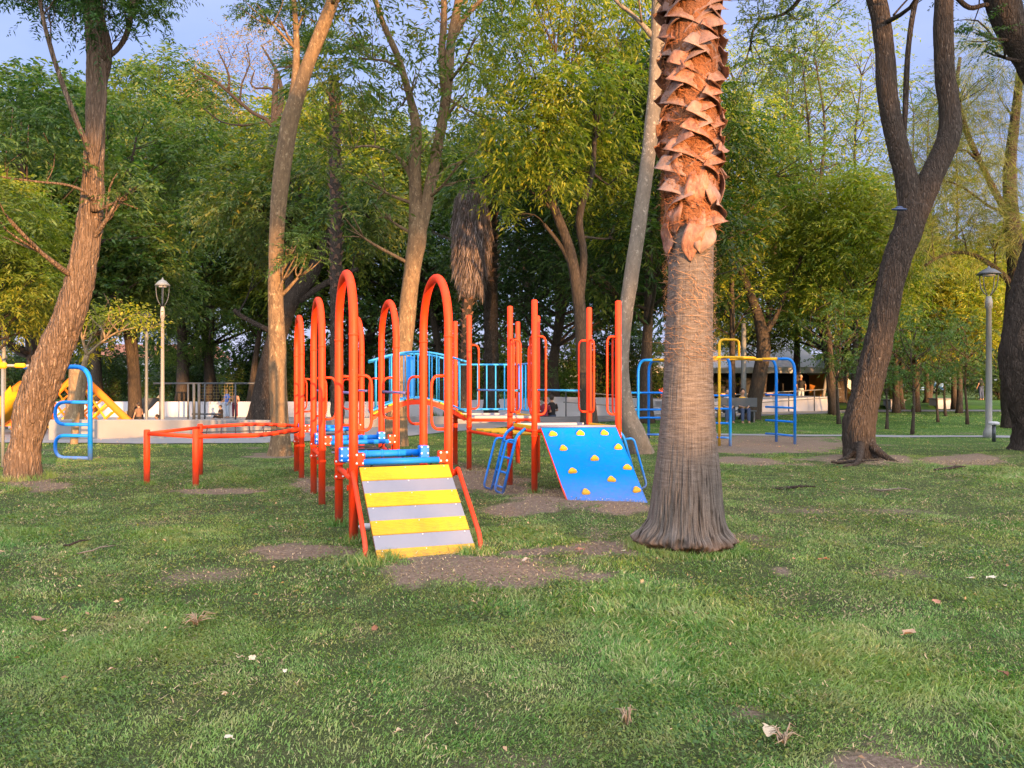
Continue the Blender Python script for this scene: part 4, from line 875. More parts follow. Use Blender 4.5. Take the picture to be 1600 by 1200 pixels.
ty = hero('y_forked_tree', 'dark heavy tree right of centre that forks into a tall Y', 15.3,
     [(1350, 716, 62), (1342, 690, 54), (1343, 660, 56), (1352, 620, 52), (1365, 570, 50), (1378, 510, 46), (1390, 450, 48), (1404, 400, 50), (1418, 360, 52), (1430, 322, 56)], 'trunk_dark',
     [[(1416, 365, 44), (1424, 330, 44), (1418, 285, 40), (1406, 240, 36), (1394, 190, 34), (1386, 140, 34), (1383, 90, 33), (1378, 40, 33), (1368, -10, 32), (1355, -90, 26), (1340, -220, 14)], [(1428, 340, 46), (1444, 300, 46), (1465, 255, 42), (1482, 215, 40), (1484, 175, 36), (1477, 120, 34), (1474, 60, 32), (1475, 0, 32), (1480, -90, 26), (1500, -230, 14)],
      [(1412, 225, 6), (1415, 160, 8), (1418, 90, 8), (1425, 30, 8), (1436, -20, 8)], [(1396, 24, 5), (1408, 10, 4), (1430, -14, 4)], [(1348, 675, 34), (1366, 700, 26, -.3), (1388, 716, 15, -.5), (1408, 725, 5, -.7)], [(1338, 695, 24), (1322, 716, 14, -.3), (1290, 724, 9, -.4), (1262, 722, 4, -.2)], [(1345, 695, 24, -.3), (1340, 722, 14, -.9), (1318, 730, 6, -1.2)]],
     [(1350, -140, 1.2), (1430, -120, 1.2), (1510, -130, 1.1), (1290, -180, 1.1), (1400, -240, 1.4), (1560, -230, 1.2), (1440, -60, .6, 1), (1340, -60, .7, .5)], 'feather', 'leaf_f', 1.2, flare=.42, ridge=.12, sides=64, step=.05, fz=.22)
tr_ = hero('massive_edge_tree', 'massive dark trunk cut off by the right edge of the picture', 16.2,
     [(1640, 712, 150), (1638, 690, 118), (1630, 650, 100), (1618, 610, 100), (1610, 560, 96), (1612, 510, 90), (1620, 450, 80), (1634, 390, 78), (1645, 320, 74), (1655, 250, 70), (1652, 190, 66)], 'trunk_dark',
     [[(1655, 260, 64), (1648, 170, 60), (1615, 100, 58), (1580, 40, 56), (1562, -20, 56), (1545, -100, 40), (1530, -200, 20)], [(1575, 30, 22), (1545, 8, 14), (1515, 12, 12), (1490, -10, 10), (1450, -60, 7)], [(1640, 260, 40), (1690, 150, 30), (1740, 0, 20)]],
     [(1520, 50, .45, -.5), (1545, 75, .35, -.5), (1500, -60, .9), (1580, -120, 1.2), (1650, -80, 1.2), (1480, -150, 1.1), (1700, -30, 1.2), (1560, -250, 1.4), (1720, -200, 1.4), (1650, 60, .9, 1)], 'feather', 'leaf_f', 1.2, flare=.25, ridge=.10, sides=64, step=.06, fz=.3)
# hanging feathery branch at the top right of the palm
hero('overhanging_tree', 'tree with fine feathery foliage hanging at the top of the picture right of the palm', 17.5,
     [(1760, 640, 70), (1750, 500, 60), (1720, 300, 50), (1640, 100, 40), (1500, -60, 30), (1400, -120, 22)], 'trunk_dark',
     [[(1430, -110, 20), (1330, -90, 14), (1270, -30, 11), (1240, 10, 9), (1215, 26, 8), (1185, 30, 6)], [(1190, 28, 5), (1176, 50, 4), (1172, 80, 3)], [(1290, -50, 10), (1200, -80, 8), (1140, -60, 5)]],
     [(1185, 55, .35, -.2), (1170, 95, .4), (1205, 100, .45), (1240, 85, .4), (1180, 130, .3), (1230, 120, .35), (1165, 30, .35), (1215, 20, .4), (1250, 30, .45), (1195, -30, .7), (1280, -60, .8), (1150, -60, .7), (1160, 130, .22), (1345, -100, .9)], 'feather', 'leaf_f', 1.5, flare=.2, sides=30, step=.12, col=(1.5, 1.25, .9))
# centre tree with the lit yellow-green crown
hero('yellow_green_tree', 'broad-leaved tree with bright yellow-green crown left of the palm', 24.5,
     [(922, 662, 34), (918, 620, 28), (912, 570, 26), (908, 510, 24), (902, 450, 22), (890, 390, 20), (872, 340, 18), (858, 300, 15), (850, 250, 12), (845, 200, 9)], 'trunk_bg',
     [[(906, 470, 16), (912, 400, 14), (905, 340, 12), (925, 270, 9), (930, 180, 6)], [(902, 440, 10), (880, 390, 8), (850, 350, 6)], [(866, 330, 8), (800, 270, 6), (780, 230, 5)]],
     [(800, 60, 1.1), (850, 30, 1.2), (900, 70, 1.2), (950, 40, 1.2), (830, 120, 1.2), (880, 140, 1.3), (780, 130, 1.), (930, 130, 1.2), (800, 190, 1.1), (850, 200, 1.3, -1.5), (900, 210, 1.2), (760, 240, .9), (810, 255, 1.0, -1), (870, 265, 1., -1), (950, 200, 1.2, 1), (985, 120, 1.1, 1), (780, 300, .6), (930, 270, 1.1, 1.5), (770, 0, 1.2), (900, -20, 1.3), (980, -10, 1.2), (835, -60, 1.3), (800, 335, .35, -1), (735, 180, .8), (970, 290, 1., 2), (745, 100, .9), (960, 360, .9, 2.5), (905, 320, .8, 2)],
     'big', 'leaf_y', 1.35, flare=.4, sides=20, step=.2, col=(1, 1.05, .9))
hero('crooked_dark_tree', 'dark crooked tree in front of the white-roofed pavilion', 33.5,
     [(1172, 655, 36), (1180, 620, 27), (1188, 580, 26), (1193, 540, 24), (1186, 500, 20), (1172, 460, 16), (1158, 420, 14), (1150, 370, 11), (1165, 320, 8)], 'trunk_bg',
     [[(1190, 530, 11), (1210, 500, 9), (1222, 470, 7), (1240, 430, 6), (1260, 380, 5)], [(1160, 430, 8), (1120, 390, 6), (1090, 370, 5)]],
     [(1130, 300, 1.6), (1180, 290, 1.5), (1230, 300, 1.5), (1150, 360, 1.8), (1210, 340, 2.), (1270, 360, 2.), (1240, 420, 1.4), (1300, 430, 1.5), (1120, 400, 1.2), (1330, 380, 1.6), (1200, 210, 1.2), (1260, 240, 1.2)],
     'ash', 'leaf', .68, sc__=1.3, flare=.4, sides=16, step=.25, col=(1.7, 1.5, .9))  # crown colour brightened and yellowed to look sunlit
# big dark leaning tree behind the slim one
hero('big_grey_tree', 'big dark grey tree with heavy low limbs behind the slim tan tree', 29.0,
     [(410, 656, 52), (416, 610, 44), (424, 560, 38), (438, 510, 36), (455, 470, 36), (478, 440, 34), (498, 405, 26), (512, 370, 20), (540, 320, 14)], 'trunk_dark',
     [[(434, 522, 22), (412, 512, 16), (388, 500, 14), (372, 490, 13), (366, 484, 10)], [(468, 470, 20), (500, 448, 18), (530, 432, 15), (560, 420, 10)], [(452, 470, 16), (452, 410, 14), (446, 360, 12), (470, 300, 8)]],
     [(420, 330, 1.8), (470, 280, 2.), (540, 290, 1.8), (590, 330, 1.6), (500, 340, 1.2, 2), (380, 300, 1.8), (430, 240, 1.8), (560, 380, 1., 1), (350, 350, 1.5, 1), (400, 400, 1.0, 2)], 'ash', 'leaf', .8, sc__=1.4, flare=.4, ridge=.05, sides=28, step=.15, fz=.6, col=(1.1, 1, 1))
# small branchy tree lit by the sun behind the left ladder
hero('small_branchy_tree', 'small tree with bare spreading branches and yellow-lit flat crown behind the blue loop ladder', 19.6,
     [(115, 692, 11), (119, 650, 10), (123, 610, 9), (130, 575, 8), (136, 555, 8)], 'trunk_smooth',
     [[(136, 556, 7), (150, 542, 6), (165, 530, 5), (185, 518, 4), (212, 512, 3)], [(136, 556, 6), (132, 540, 5), (128, 528, 3), (126, 505, 2)], [(165, 530, 4), (160, 515, 3), (150, 505, 2), (140, 495, 2)], [(165, 530, 4), (175, 512, 3), (195, 498, 2), (215, 490, 2)], [(185, 518, 3), (170, 500, 2), (172, 485, 2)]],
     [(155, 492, .32), (175, 486, .34), (195, 488, .34), (215, 494, .34), (140, 500, .3), (232, 500, .3), (165, 505, .22), (200, 505, .25), (145, 520, .2), (240, 512, .25), (185, 478, .3)], 'sparse', 'leaf_y', 3.0, flare=.2, sides=12, step=.15, col=(1.2, 1.1, .8))
# bare-branched tree against the sky
hero('thinly_leaved_tree', 'almost bare twisting tree against the sky at upper left', 34.0,
     [(432, 640, 24), (430, 500, 22), (428, 380, 20), (428, 300, 18), (426, 240, 16), (428, 195, 13), (430, 150, 10), (432, 110, 6)], 'trunk_dark',
     [[(427, 198, 12), (415, 186, 10), (395, 176, 9), (375, 160, 8), (355, 142, 7), (338, 128, 6), (318, 116, 5), (300, 106, 3)], [(357, 143, 5), (358, 120, 4), (350, 98, 3), (340, 78, 2)], [(340, 128, 4), (318, 122, 3), (300, 130, 2)], [(432, 150, 8), (422, 138, 6), (400, 138, 5), (392, 130, 3), (398, 110, 2)],
      [(428, 200, 10), (440, 160, 8), (436, 120, 6), (420, 90, 4), (408, 70, 2)], [(375, 160, 4), (378, 130, 3), (390, 100, 2), (385, 70, 2)], [(418, 190, 6), (380, 196, 5), (345, 190, 4), (320, 170, 3)]],
     [(350, 90, 1.3), (380, 70, 1.4), (320, 105, 1.0), (410, 80, 1.4), (395, 120, 1.2), (340, 150, 1.1), (430, 60, 1.3), (310, 140, .9), (370, 170, 1.), (400, 40, 1.2), (350, 60, .9), (420, 130, 1.2)], 'sparse', 'twigleaf', .5, sc__=1.25, flare=.3, sides=12, step=.25, col=(1.1, 1, 1))
# casuarina at the right edge
hero('needle_tree', 'tall wispy needle-leaved tree behind the right lamp post', 27.0,
     [(1592, 650, 50), (1585, 560, 44), (1588, 470, 36), (1590, 420, 32), (1580, 340, 26), (1578, 260, 20), (1590, 150, 14), (1600, 40, 8)], 'trunk_dark',
     [[(1588, 455, 20), (1570, 432, 16), (1540, 408, 12), (1510, 395, 9), (1475, 398, 8), (1445, 415, 7)], [(1582, 350, 14), (1555, 300, 11), (1530, 250, 9), (1508, 200, 9), (1495, 140, 7), (1500, 90, 5)], [(1545, 275, 6), (1510, 235, 6), (1475, 240, 4)], [(1580, 330, 10), (1550, 325, 7), (1500, 290, 5), (1460, 280, 4)]],
     [(1500, 170, 1.3), (1540, 220, 1.4), (1480, 250, 1.3), (1530, 300, 1.4), (1570, 160, 1.5), (1460, 320, 1.3), (1500, 350, 1.4), (1560, 370, 1.3), (1590, 260, 1.4), (1450, 200, 1.1), (1590, 80, 1.5), (1520, 110, 1.1), (1440, 380, 1.), (1620, 350, 1.5), (1430, 270, 1.), (1550, 60, 1.)], 'needle', 'needle', 1.1, flare=.35, sides=24, step=.2, fz=.6, col=(1.1, 1.1, 1))
# ------------------------------------------------------------------ background palms
def bg_palm(label, px, pyb, pyt, d, wpx, skirt=None, lean=0, seed=1, hi=None):
    rng = np.random.RandomState(seed); b = P(px, pyb, d); b[2] = gz(b[0], b[1]); tp = P(px+lean, pyt, d); o = thing('palm_tree', tuple(b), label, 'palm tree')
    r_ = wpx/2/F*d; H = tp[2]-b[2]; mb = MB(); zs = np.linspace(0, 1, 90); th = np.linspace(0, 6.283, 18, endpoint=False)
    G = []
    for q in zs:
        c = b+(tp-b)*q-ZU*.1*(1-q); a = c[None]+np.stack([np.cos(th), np.sin(th), 0*th], -1)*(r_*(1.3-.4*q)*(1+.18*(rng.rand(18)-.5)+.10*math.sin(q*H*16)))[:, None]; G.append(a)
    mb.grid(np.array(G), True, 0, True, True); mb.build('trunk', M['trunk_dark'], o)
    mb = MB(); z0 = (hi or .3)*H; k = 0
    zz = z0
    while zz < H-.2:
        a = k*2.4; c = b+(tp-b)*(zz/H); e = np.array([math.cos(a), math.sin(a), 0]); tg = np.array([-e[1], e[0], 0])
        mb.add([c+e*r_*.8-tg*r_*.5, c+e*r_*.8+tg*r_*.5, c+e*r_*1.7+tg*r_*.15+ZU*.16, c+e*r_*1.7-tg*r_*.15+ZU*.16], [(0, 1, 2, 3)]); zz += .045; k += 1
    mb.build('husk_layer', M['boot'], o)
    if skirt:
        y0, y1, wsk = skirt; n = 1500; f = rng.rand(n); a = rng.rand(n)*6.283; zt = P(px, y0, d)[2]; zb = P(px, y1, d)[2]; Rk = wsk/2/F*d
        rad = Rk*(.35+.65*np.sin(math.pi*np.clip(f*.75+.18, 0, 1)))*(.85+.2*rng.rand(n)); z = zt+(zb-zt)*f
        c = (b+(tp-b)*.9)[None]*[1, 1, 0]+np.stack([rad*np.cos(a), rad*np.sin(a), z], -1)
        D = np.stack([np.cos(a)*.15, np.sin(a)*.15, -np.ones(n)], -1)
        V = sprays(rng, c, D, .5, 5, .5, .03, .1, 1.5, .08); leaf_obj('dead_frond_skirt', V, M['dead'], o, ORG[o.name]).color = (1.0, 1.02, 1.35, 1)
    n = 46; a = rng.rand(n)*6.28; el = rng.rand(n)*1.9-.5; Cc, Dd = [], []
    for i in range(n):
        dv = np.array([math.cos(a[i])*math.cos(el[i]), math.sin(a[i])*math.cos(el[i]), math.sin(el[i])]); hub = tp+dv*1.1
        s_ = np.cross(dv, ZU); s_ /= np.linalg.norm(s_)
        for j in np.linspace(-1.1, 1.1, 17): Cc.append(hub); Dd.append(dv*math.cos(j)+s_*math.sin(j))
    V = sprays(rng, np.array(Cc), np.array(Dd), .75, 4, .3, .05, .45, 1.3, .1); leaf_obj('fronds', V, M['leaf'], o, ORG[o.name])
    return o
bg_palm('slim palm with rough husked trunk between the slim tan tree and the tallest arch', 528, 662, 120, 26, 17, None, -6, 2, .42)
bg_palm('palm with a grey skirt of dead fronds hanging below its crown behind the arches', 722, 640, 285, 30, 15, (290, 430, 54), 16, 3, .3)
bg_palm('dark palm trunk behind the barred railing, right of the skirted palm', 768, 640, 250, 31, 20, None, -2, 4, .55)
# ------------------------------------------------------------------ background trees from shared templates
rt = np.random.RandomState(21)
make_tree('ashA', rt, 12, 4.4, 3.6, 'ash', M['leaf'], M['trunk_bg'], 42, .95, .20, 1.05, ls=1.25)
make_tree('ashB', rt, 12, 4.0, 3.2, 'ash', M['leaf'], M['trunk_bg'], 40, 1.05, .18, 1.0, ls=1.25, shape='vase', nst=2)
make_tree('ashC', rt, 11, 3.8, 4.0, 'broad', M['leaf'], M['trunk_bg'], 46, .95, .22, 1.1, ls=1.3, nst=3)
make_tree('yelA', rt, 11, 4.6, 3.3, 'ash', M['leaf_y'], M['trunk_bg'], 38, .95, .18, 1.05, ls=1.3)
make_tree('slimA', rt, 14, 4.0, 1.7, 'fine', M['leaf_y'], M['trunk_bg'], 40, .42, .11, .8, shape='col', ls=1.2)
make_tree('slimB', rt, 15, 4.2, 2.0, 'fine', M['leaf'], M['trunk_bg'], 44, .38, .12, .8, shape='col', ls=1.2, nst=2)
make_tree('sapA', rt, 3.6, 1.5, 1.1, 'feather', M['leaf_f'], M['trunk_bg'], 12, .8, .05, .5, shape='vase')
make_tree('bushA', rt, 3.4, .2, 2.0, 'broad', M['leaf'], M['trunk_bg'], 22, 1.2, .06, .9, nst=3)
make_tree('farA', rt, 13, 1.5, 5.0, 'far', M['leaf'], M['trunk_bg'], 44, 1.0, .25, 1.6)
BG = [  # template, px, depth, top y in photo, width factor, label, colour
 ('ashC', 60, 31, 130, 1.15, 'round leafy tree at the far left with its crown below the open sky', (1, 1.05, 1)),
 ('yelA', -20, 24, 250, 1.1, 'sun-yellowed leafy tree low behind the leaning trunk at the far left', (1, 1, .9)),
 ('yelA', 75, 33, 300, 1.0, 'yellow-green tree glimpsed behind the yellow play bar', (.9, 1, .9)),
 ('ashB', 215, 34, 95, 1.15, 'tall green tree directly above the left lamp post', (1.05, 1.1, 1.05)),
 ('ashA', 285, 52, 100, 1.2, 'tall pale green tree right of the tallest left lamp post', (1.1, 1.1, 1)),
 ('ashC', 330, 54, 235, 1.2, 'wide green tree behind the almost bare twisting tree', (.95, 1, .9)),
 ('ashB', 390, 52, 240, 1.0, 'yellowish tree between the bare tree and the slim tan trunk', (1.3, 1.15, .8)),
 ('ashA', 290, 53, 440, .9, 'small bright green low tree above the dark play frame', (1.25, 1.35, 1.1)),
 ('yelA', 500, 52, 130, 1.2, 'tall sun-touched tree behind the top of the slim tan tree', (.9, .95, .9)),
 ('ashC', 560, 55, 215, 1.3, 'wide shaded tree behind the tallest arch', (.8, .8, .6)),
 ('ashA', 640, 54, 200, 1.2, 'green tree whose crown fills the gap behind the dark fork', (1.1, 1.1, .9)),
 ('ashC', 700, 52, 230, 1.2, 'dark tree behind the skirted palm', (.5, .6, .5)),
 ('ashA', 1010, 30, 60, 1.2, 'green tree behind the pale leaning trunk, shade darkened into its leaf colour', (.45, .58, .48)),  # this and the next two: leaf colour darkened for shade under the canopy
 ('ashB', 960, 45, 120, 1.2, 'dense tree left of the pale leaning trunk, its leaves coloured dark as shade', (.42, .55, .45)),
 ('ashC', 860, 40, 200, 1.3, 'tree under the yellow-green crown, deep shade put into its leaf colour', (.32, .42, .36)),
 ('slimA', 1145, 33, 40, 1.3, 'thin light tree just right of the palm husks', (1.3, 1.3, 1.1)),
 ('slimB', 1190, 46, 60, 1.3, 'tall thin tree against the sky between palm and the Y tree', (1.2, 1.2, 1)),
 ('slimA', 1245, 50, 5, 1.3, 'tallest thin tree left of the Y tree, sunlit near its top', (1.2, 1.2, 1)),
 ('slimB', 1300, 38, 0, 1.2, 'thin tree with sparse leaves close to the left arm of the Y tree', (1.3, 1.2, .9)),
 ('slimA', 1340, 45, 30, 1.3, 'thin sunlit tree right behind the left arm of the Y tree', (1.2, 1.2, 1)),
 ('slimB', 1430, 42, 110, 1.2, 'thin tree seen inside the fork of the Y tree', (1.1, 1.1, 1)),
 ('slimA', 1490, 46, 150, 1.2, 'thin pale tree right of the Y tree', (.85, .95, .95)),
 ('yelA', 1335, 33, 250, .9, 'low yellow-green tree between the pavilion and the Y tree', (.85, .95, .8)),
 ('ashC', 1405, 46, 395, 1.1, 'low spreading tree right behind the trunk of the Y tree', (1.1, 1.15, .95)),
 ('ashA', 1400, 41, 330, 1.1, 'green tree behind the trunk of the Y tree', (1.1, 1.1, .9)),
 ('yelA', 1500, 40, 385, 1.2, 'bright yellow sunlit tree behind the right lamp post', (1.3, 1.2, .9)),
 ('ashC', 1450, 52, 420, 1.2, 'low green tree in the distance left of the right lamp post', (1, 1.1, 1)),
 ('yelA', 1590, 42, 330, 1.2, 'yellow-green tree behind the massive edge trunk', (1, 1, .8)),
 ('ashB', 1080, 45, 160, 1.2, 'green tree hidden mostly behind the palm trunk', (.9, 1, .9)),
 ('ashA', 1190, 48, 370, 1.3, 'broad tree behind the pavilion roof', (1.5, 1.45, 1)),  # leaf colour raised so the crown looks sunlit
 ('ashC', 1310, 52, 260, 1.3, 'broad pale tree far behind between the thin trees', (1.2, 1.2, .9)),
 ('ashA', 150, 53, 150, 1.2, 'green tree behind the leaning trunk near its bend', (.9, 1, .9)),
]
for (key, px, d, py, wf, lab, col) in BG:
    b = P(px, 600, d); b[2] = float(gz(b[0], b[1])); top_ = P(px, py, d)[2]; H = TREES[key][1]; Ht = {'ashA': 12.6, 'ashB': 12.6, 'ashC': 11.8, 'yelA': 11.6, 'slimA': 14.4, 'slimB': 15.4}[key]
    s = (top_-b[2])/Ht; put_tree(key, 'leafy_tree' if 'slim' not in key else 'slender_tree', tuple(b), s*wf*.5+.5*max(s, .55), rt.rand()*6.28, lab, col=col, sz=s)
for (px, d, hh, lab) in ((1387, 26, 3.9, 'thin young tree standing on the lawn just right of the Y tree'), (1427, 23.5, 4.1, 'young tree with a thin dark trunk on the lawn near the narrow path'), (1512, 29.5, 4.6, 'pale thin sapling on the lawn left of the right lamp post'), (1310, 29.5, 5.2, 'young tree with a slanting grey trunk left of the Y tree'), (1476, 37, 4.9, 'small forked tree in front of the white planter box'), (838, 34, 3.4, 'thin bent sapling behind the low wall near the seated couple'), (1465, 31, 3.8, 'small feathery sapling above the far path')):
    b = P(px, 600, d); b[2] = float(gz(b[0], b[1])); put_tree('sapA', 'young_tree', tuple(b), hh/4.1, rt.rand()*6, lab, 'young tree', 'young trees on the lawn and plaza', (1.1, 1.15, 1))
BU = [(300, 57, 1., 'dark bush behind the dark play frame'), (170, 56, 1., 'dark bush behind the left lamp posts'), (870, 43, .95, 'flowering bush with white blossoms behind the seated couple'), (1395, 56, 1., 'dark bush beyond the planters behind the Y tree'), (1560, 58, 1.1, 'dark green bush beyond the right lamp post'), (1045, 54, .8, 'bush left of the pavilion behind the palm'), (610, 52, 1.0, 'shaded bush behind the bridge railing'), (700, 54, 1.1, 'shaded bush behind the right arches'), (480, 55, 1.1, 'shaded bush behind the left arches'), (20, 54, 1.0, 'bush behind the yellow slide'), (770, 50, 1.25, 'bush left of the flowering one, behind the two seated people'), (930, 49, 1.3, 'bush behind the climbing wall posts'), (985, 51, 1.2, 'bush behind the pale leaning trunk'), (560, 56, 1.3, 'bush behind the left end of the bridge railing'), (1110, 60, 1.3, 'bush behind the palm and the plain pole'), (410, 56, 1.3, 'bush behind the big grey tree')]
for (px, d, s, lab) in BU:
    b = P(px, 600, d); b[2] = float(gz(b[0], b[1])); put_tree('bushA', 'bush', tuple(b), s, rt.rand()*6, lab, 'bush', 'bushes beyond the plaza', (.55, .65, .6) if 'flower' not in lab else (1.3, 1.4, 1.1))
rb_ = np.random.RandomState(8); b = P(870, 600, 43)
V = np.concatenate([sprays(rb_, b+np.array([rb_.randn()*1.1, -1.2+rb_.randn()*.3, 1.1+rb_.rand()*1.3])[None]-[0, 0, H0], rb_.randn(1, 3)*[1, .5, .5]+[0, 0, .6], .25, 7, .10, .07, .1) for _ in range(34)])
mw, t = newmat('white_blossom'); finish(t, (.75, .75, .66), .7, spec=.2)
fo = leaf_obj('blossoms', V, mw, bpy.data.objects[[o.name for o in bpy.data.objects if o.get('label', '').startswith('flowering bush')][0]])
fp = fo.parent; fo.matrix_parent_inverse.identity(); 
import mathutils
fo.matrix_parent_inverse = (mathutils.Matrix.Translation(fp.location) @ fp.rotation_euler.to_matrix().to_4x4() @ mathutils.Matrix.Diagonal((*fp.scale, 1))).inverted()
# far woodland: one mass beyond the park
def far_wood():
    rng = np.random.RandomState(4); vs_ = []; n = 9500
    for _ in range(1):
        a = rng.rand(n)*240-120; y = 66+rng.rand(n)*34; z = rng.rand(n)**.8*(9+4*np.sin(a*.13)+3*np.sin(a*.37))+.3; z = np.where(rng.rand(n) < .35, rng.rand(n)*3, z)
        c = np.stack([a, y, z+.9], -1); vs_.append(sprays(rng, c, rng.randn(n, 3), 1.6, 12, .75, .3, .3))
    return np.concatenate(vs_)
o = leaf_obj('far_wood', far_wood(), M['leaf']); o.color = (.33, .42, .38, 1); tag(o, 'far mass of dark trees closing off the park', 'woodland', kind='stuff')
# hedge
V = np.concatenate([clumps(rb_, [(np.array([x+rb_.randn()*.1, 60+rb_.randn()*.3, z]), .7)], 'far', .35) for x in np.arange(-40, -8, .8) for z in (.9, 1.6)])
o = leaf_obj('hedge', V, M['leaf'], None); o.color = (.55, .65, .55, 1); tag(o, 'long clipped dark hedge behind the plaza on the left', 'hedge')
# ------------------------------------------------------------------ lamp posts
M['pale'] = plain('sunlit_pole_tone', (.34, .31, .27), .5, .1)  # paler copy of the lamp metal; sunlight is put into the colour
def lamp(px, d, pyt, label, z0=None, mat='steel', r=.055, hw=1.0):
    b = P(px, 600, d); b[2] = float(gz(b[0], b[1])) if z0 is None else z0; zt = P(px, pyt, d)[2]; o = thing('street_lamp', tuple(b), label, 'lamp post', 'lamp posts')
    mb = MB(); mb.tube([b-ZU*.1, b+ZU*.15, b+ZU*.22, b+ZU*.3, (b[0], b[1], zt-1.15), (b[0], b[1], zt-1.13), (b[0], b[1], zt-.95), (b[0], b[1], zt-.80)], [r*2.1, r*1.9, r*1.5, r*1.15, r*.9, r*1.25, r*1.25, r*.8], 14); mb.build('pole', M[mat], o)
    c = np.array([b[0], b[1], zt])
    mb = MB(); th = np.linspace(0, 6.283, 24, endpoint=False); rows = []
    for rr, h in ((.30, -.20), (.315, -.185), (.24, -.12), (.14, -.05), (.05, -.02), (.02, .03), (.005, .05)):
        rows.append(c+np.stack([np.cos(th)*rr*hw, np.sin(th)*rr*hw, 0*th+h], -1))
    mb.grid(np.array(rows), True, 0, True, True); mb.build('cap', M['greymetal' if mat != 'pale' else 'steel'], o)  # the pale lamp also gets a lighter cap, as if lit
    mb = MB()
    for k in range(4):
        a = k*math.pi/2+.5; e = np.array([math.cos(a), math.sin(a), 0])*hw
        mb.tube(fillet([c+e*.06-ZU*.78, c+e*.20-ZU*.62, c+e*.25-ZU*.4, c+e*.26-ZU*.19], .12, 5), .014, 6)
    mb.build('bracket', M['greymetal'], o)
    mb = MB(); mb.tube([c-ZU*.24, c-ZU*.19], .16*hw, 16); mb.build('lamp_disc', M['white'], o)
lamp(1545, 22.0, 418, 'grey lamp post with conical cap on the lawn at the right', None, 'steel', .075)
lamp(254, 22.8, 436, 'tall lamp post coloured pale as if sunlit, behind the left end of the low wall', None, 'pale', .05, .68)
lamp(229, 31, 486, 'thinner grey lamp post just left of the sunlit one', None, 'steel', .06, .8)
lamp(211, 43, 514, 'most distant of the lamp posts at the left', None, 'steel', .06)
lamp(6, 26, 380, 'lamp post at the far left edge under the yellow bar', None, 'steel', .06)
b = P0(1162, 648); b[1] = 34; b[0] = (1162-800)/F*34; o = thing('plain_pole', tuple(b), 'plain grey pole beside the crooked dark tree', 'pole')
mb = MB(); mb.tube([b-ZU*.2, b+ZU*.3, (b[0], b[1], P(0, 505, 34)[2])], [.16, .12, .10], 12); mb.build('shaft', M['steel'], o); mb = MB(); mb.tube([b-ZU*.05, b+ZU*.06], .24, 12); mb.build('base_plate', M['steel'], o)
# ------------------------------------------------------------------ pavilion
dp = 54.; pv = P(1225, 628, dp); pv[2] = .35
pav = thing('pavilion', tuple(pv), 'low pavilion with folded white concrete roof, dark opening and orange timber walls', 'pavilion')
def Q(px, py, d): return P(px, py, d)
mb = MB()
f0, f1, f2 = Q(1005, 583, 54), Q(1292, 583, 54), Q(1300, 560, 56); apx = Q(1228, 524, 60); apl = Q(1120, 545, 60); lft = Q(965, 566, 56); bk = Q(1180, 560, 72); bl = Q(960, 575, 70); br = Q(1330, 585, 70)
fa, fb = Q(1005, 575, 54), Q(1290, 573, 54)
V = [f0, f1, fb, fa, apx, apl, lft, bk, bl, br]
mb.add(V, [(0, 1, 2, 3), (3, 2, 4), (3, 4, 5), (3, 5, 6), (0, 3, 6), (4, 7, 5), (5, 7, 8, 6), (2, 9, 7, 4), (1, 9, 2), (0, 6, 8, 9, 1)], 0, False)
rf_ = mb.build('roof', M['roofw'], pav)
mb = MB(); a_ = Q(1288, 572, 53.6); b_ = Q(1350, 618, 53.6)
G = [[a_+ZU*.45, a_-ZU*.15, a_-ZU*.15+[0, 5, 0], a_+ZU*.45+[0, 5, 0]], [b_+ZU*.3, b_-ZU*.35, b_-ZU*.35+[0, 5, 0], b_+ZU*.3+[0, 5, 0]]]; mb.grid(np.array(G), True, 0, True, True); mb.S = [False]*len(mb.S); mb.build('roof_wing', M['roofw'], pav)
mb = MB(); a_ = Q(1005, 583, 58); b_ = Q(1266, 583, 58); mb.box((a_+b_)/2-[0, 0, 1.2], (b_[0]-a_[0], .2, 3.2), (1, 0, 0), (0, 1, 0)); mb.build('back_wall', M['dark'], pav)  # near-black panel; the shade inside the opening is put into its colour
mb = MB(); mb.add([Q(1263, 583, 58), Q(1290, 583, 54.5), Q(1290, 634, 54.5), Q(1263, 634, 58)], [(0, 1, 2, 3)], 0, False); mb.add([Q(1265, 600, 55), Q(1284, 606, 54.4), Q(1282, 634, 54.4), Q(1266, 634, 55)], [(0, 1, 2, 3)], 0, False); mb.build('timber_wall', M['wood'], pav)
for x0, x1 in ((1293, 1298), (1300, 1312)):
    mb = MB(); mb.box((Q(x0, 606, 55)+Q(x1, 606, 55))/2-ZU*.3, ((x1-x0)/F*55, .12, 2.3)); mb.build('timber_panel', M['wood'], pav)
mb = MB(); mb.tube([Q(1284, 632, 54), Q(1292, 584, 54.2)], .12, 6); mb.build('support', M['conc'], pav)
mb = MB(); mb.tube([Q(1020, 632, 54.2), Q(1020, 584, 54.2)], .18, 8); mb.build('support', M['conc'], pav)
mb = MB(); mb.box(Q(1160, 629, 56)-ZU*.2, (16, 5, .3)); mb.build('floor_slab', M['conc'], pav)
for x0 in (1120, 1225):
    mb = MB(); c_ = Q(x0, 622, 56.6); c_[2] = .5; mb.box(c_+ZU*.3, (2.6, .5, .08)); mb.box(c_+ZU*.1+[-1, 0, 0], (.1, .4, .5)); mb.box(c_+ZU*.1+[1, 0, 0], (.1, .4, .5)); mb.build('bench_seat', M['wood'], pav)
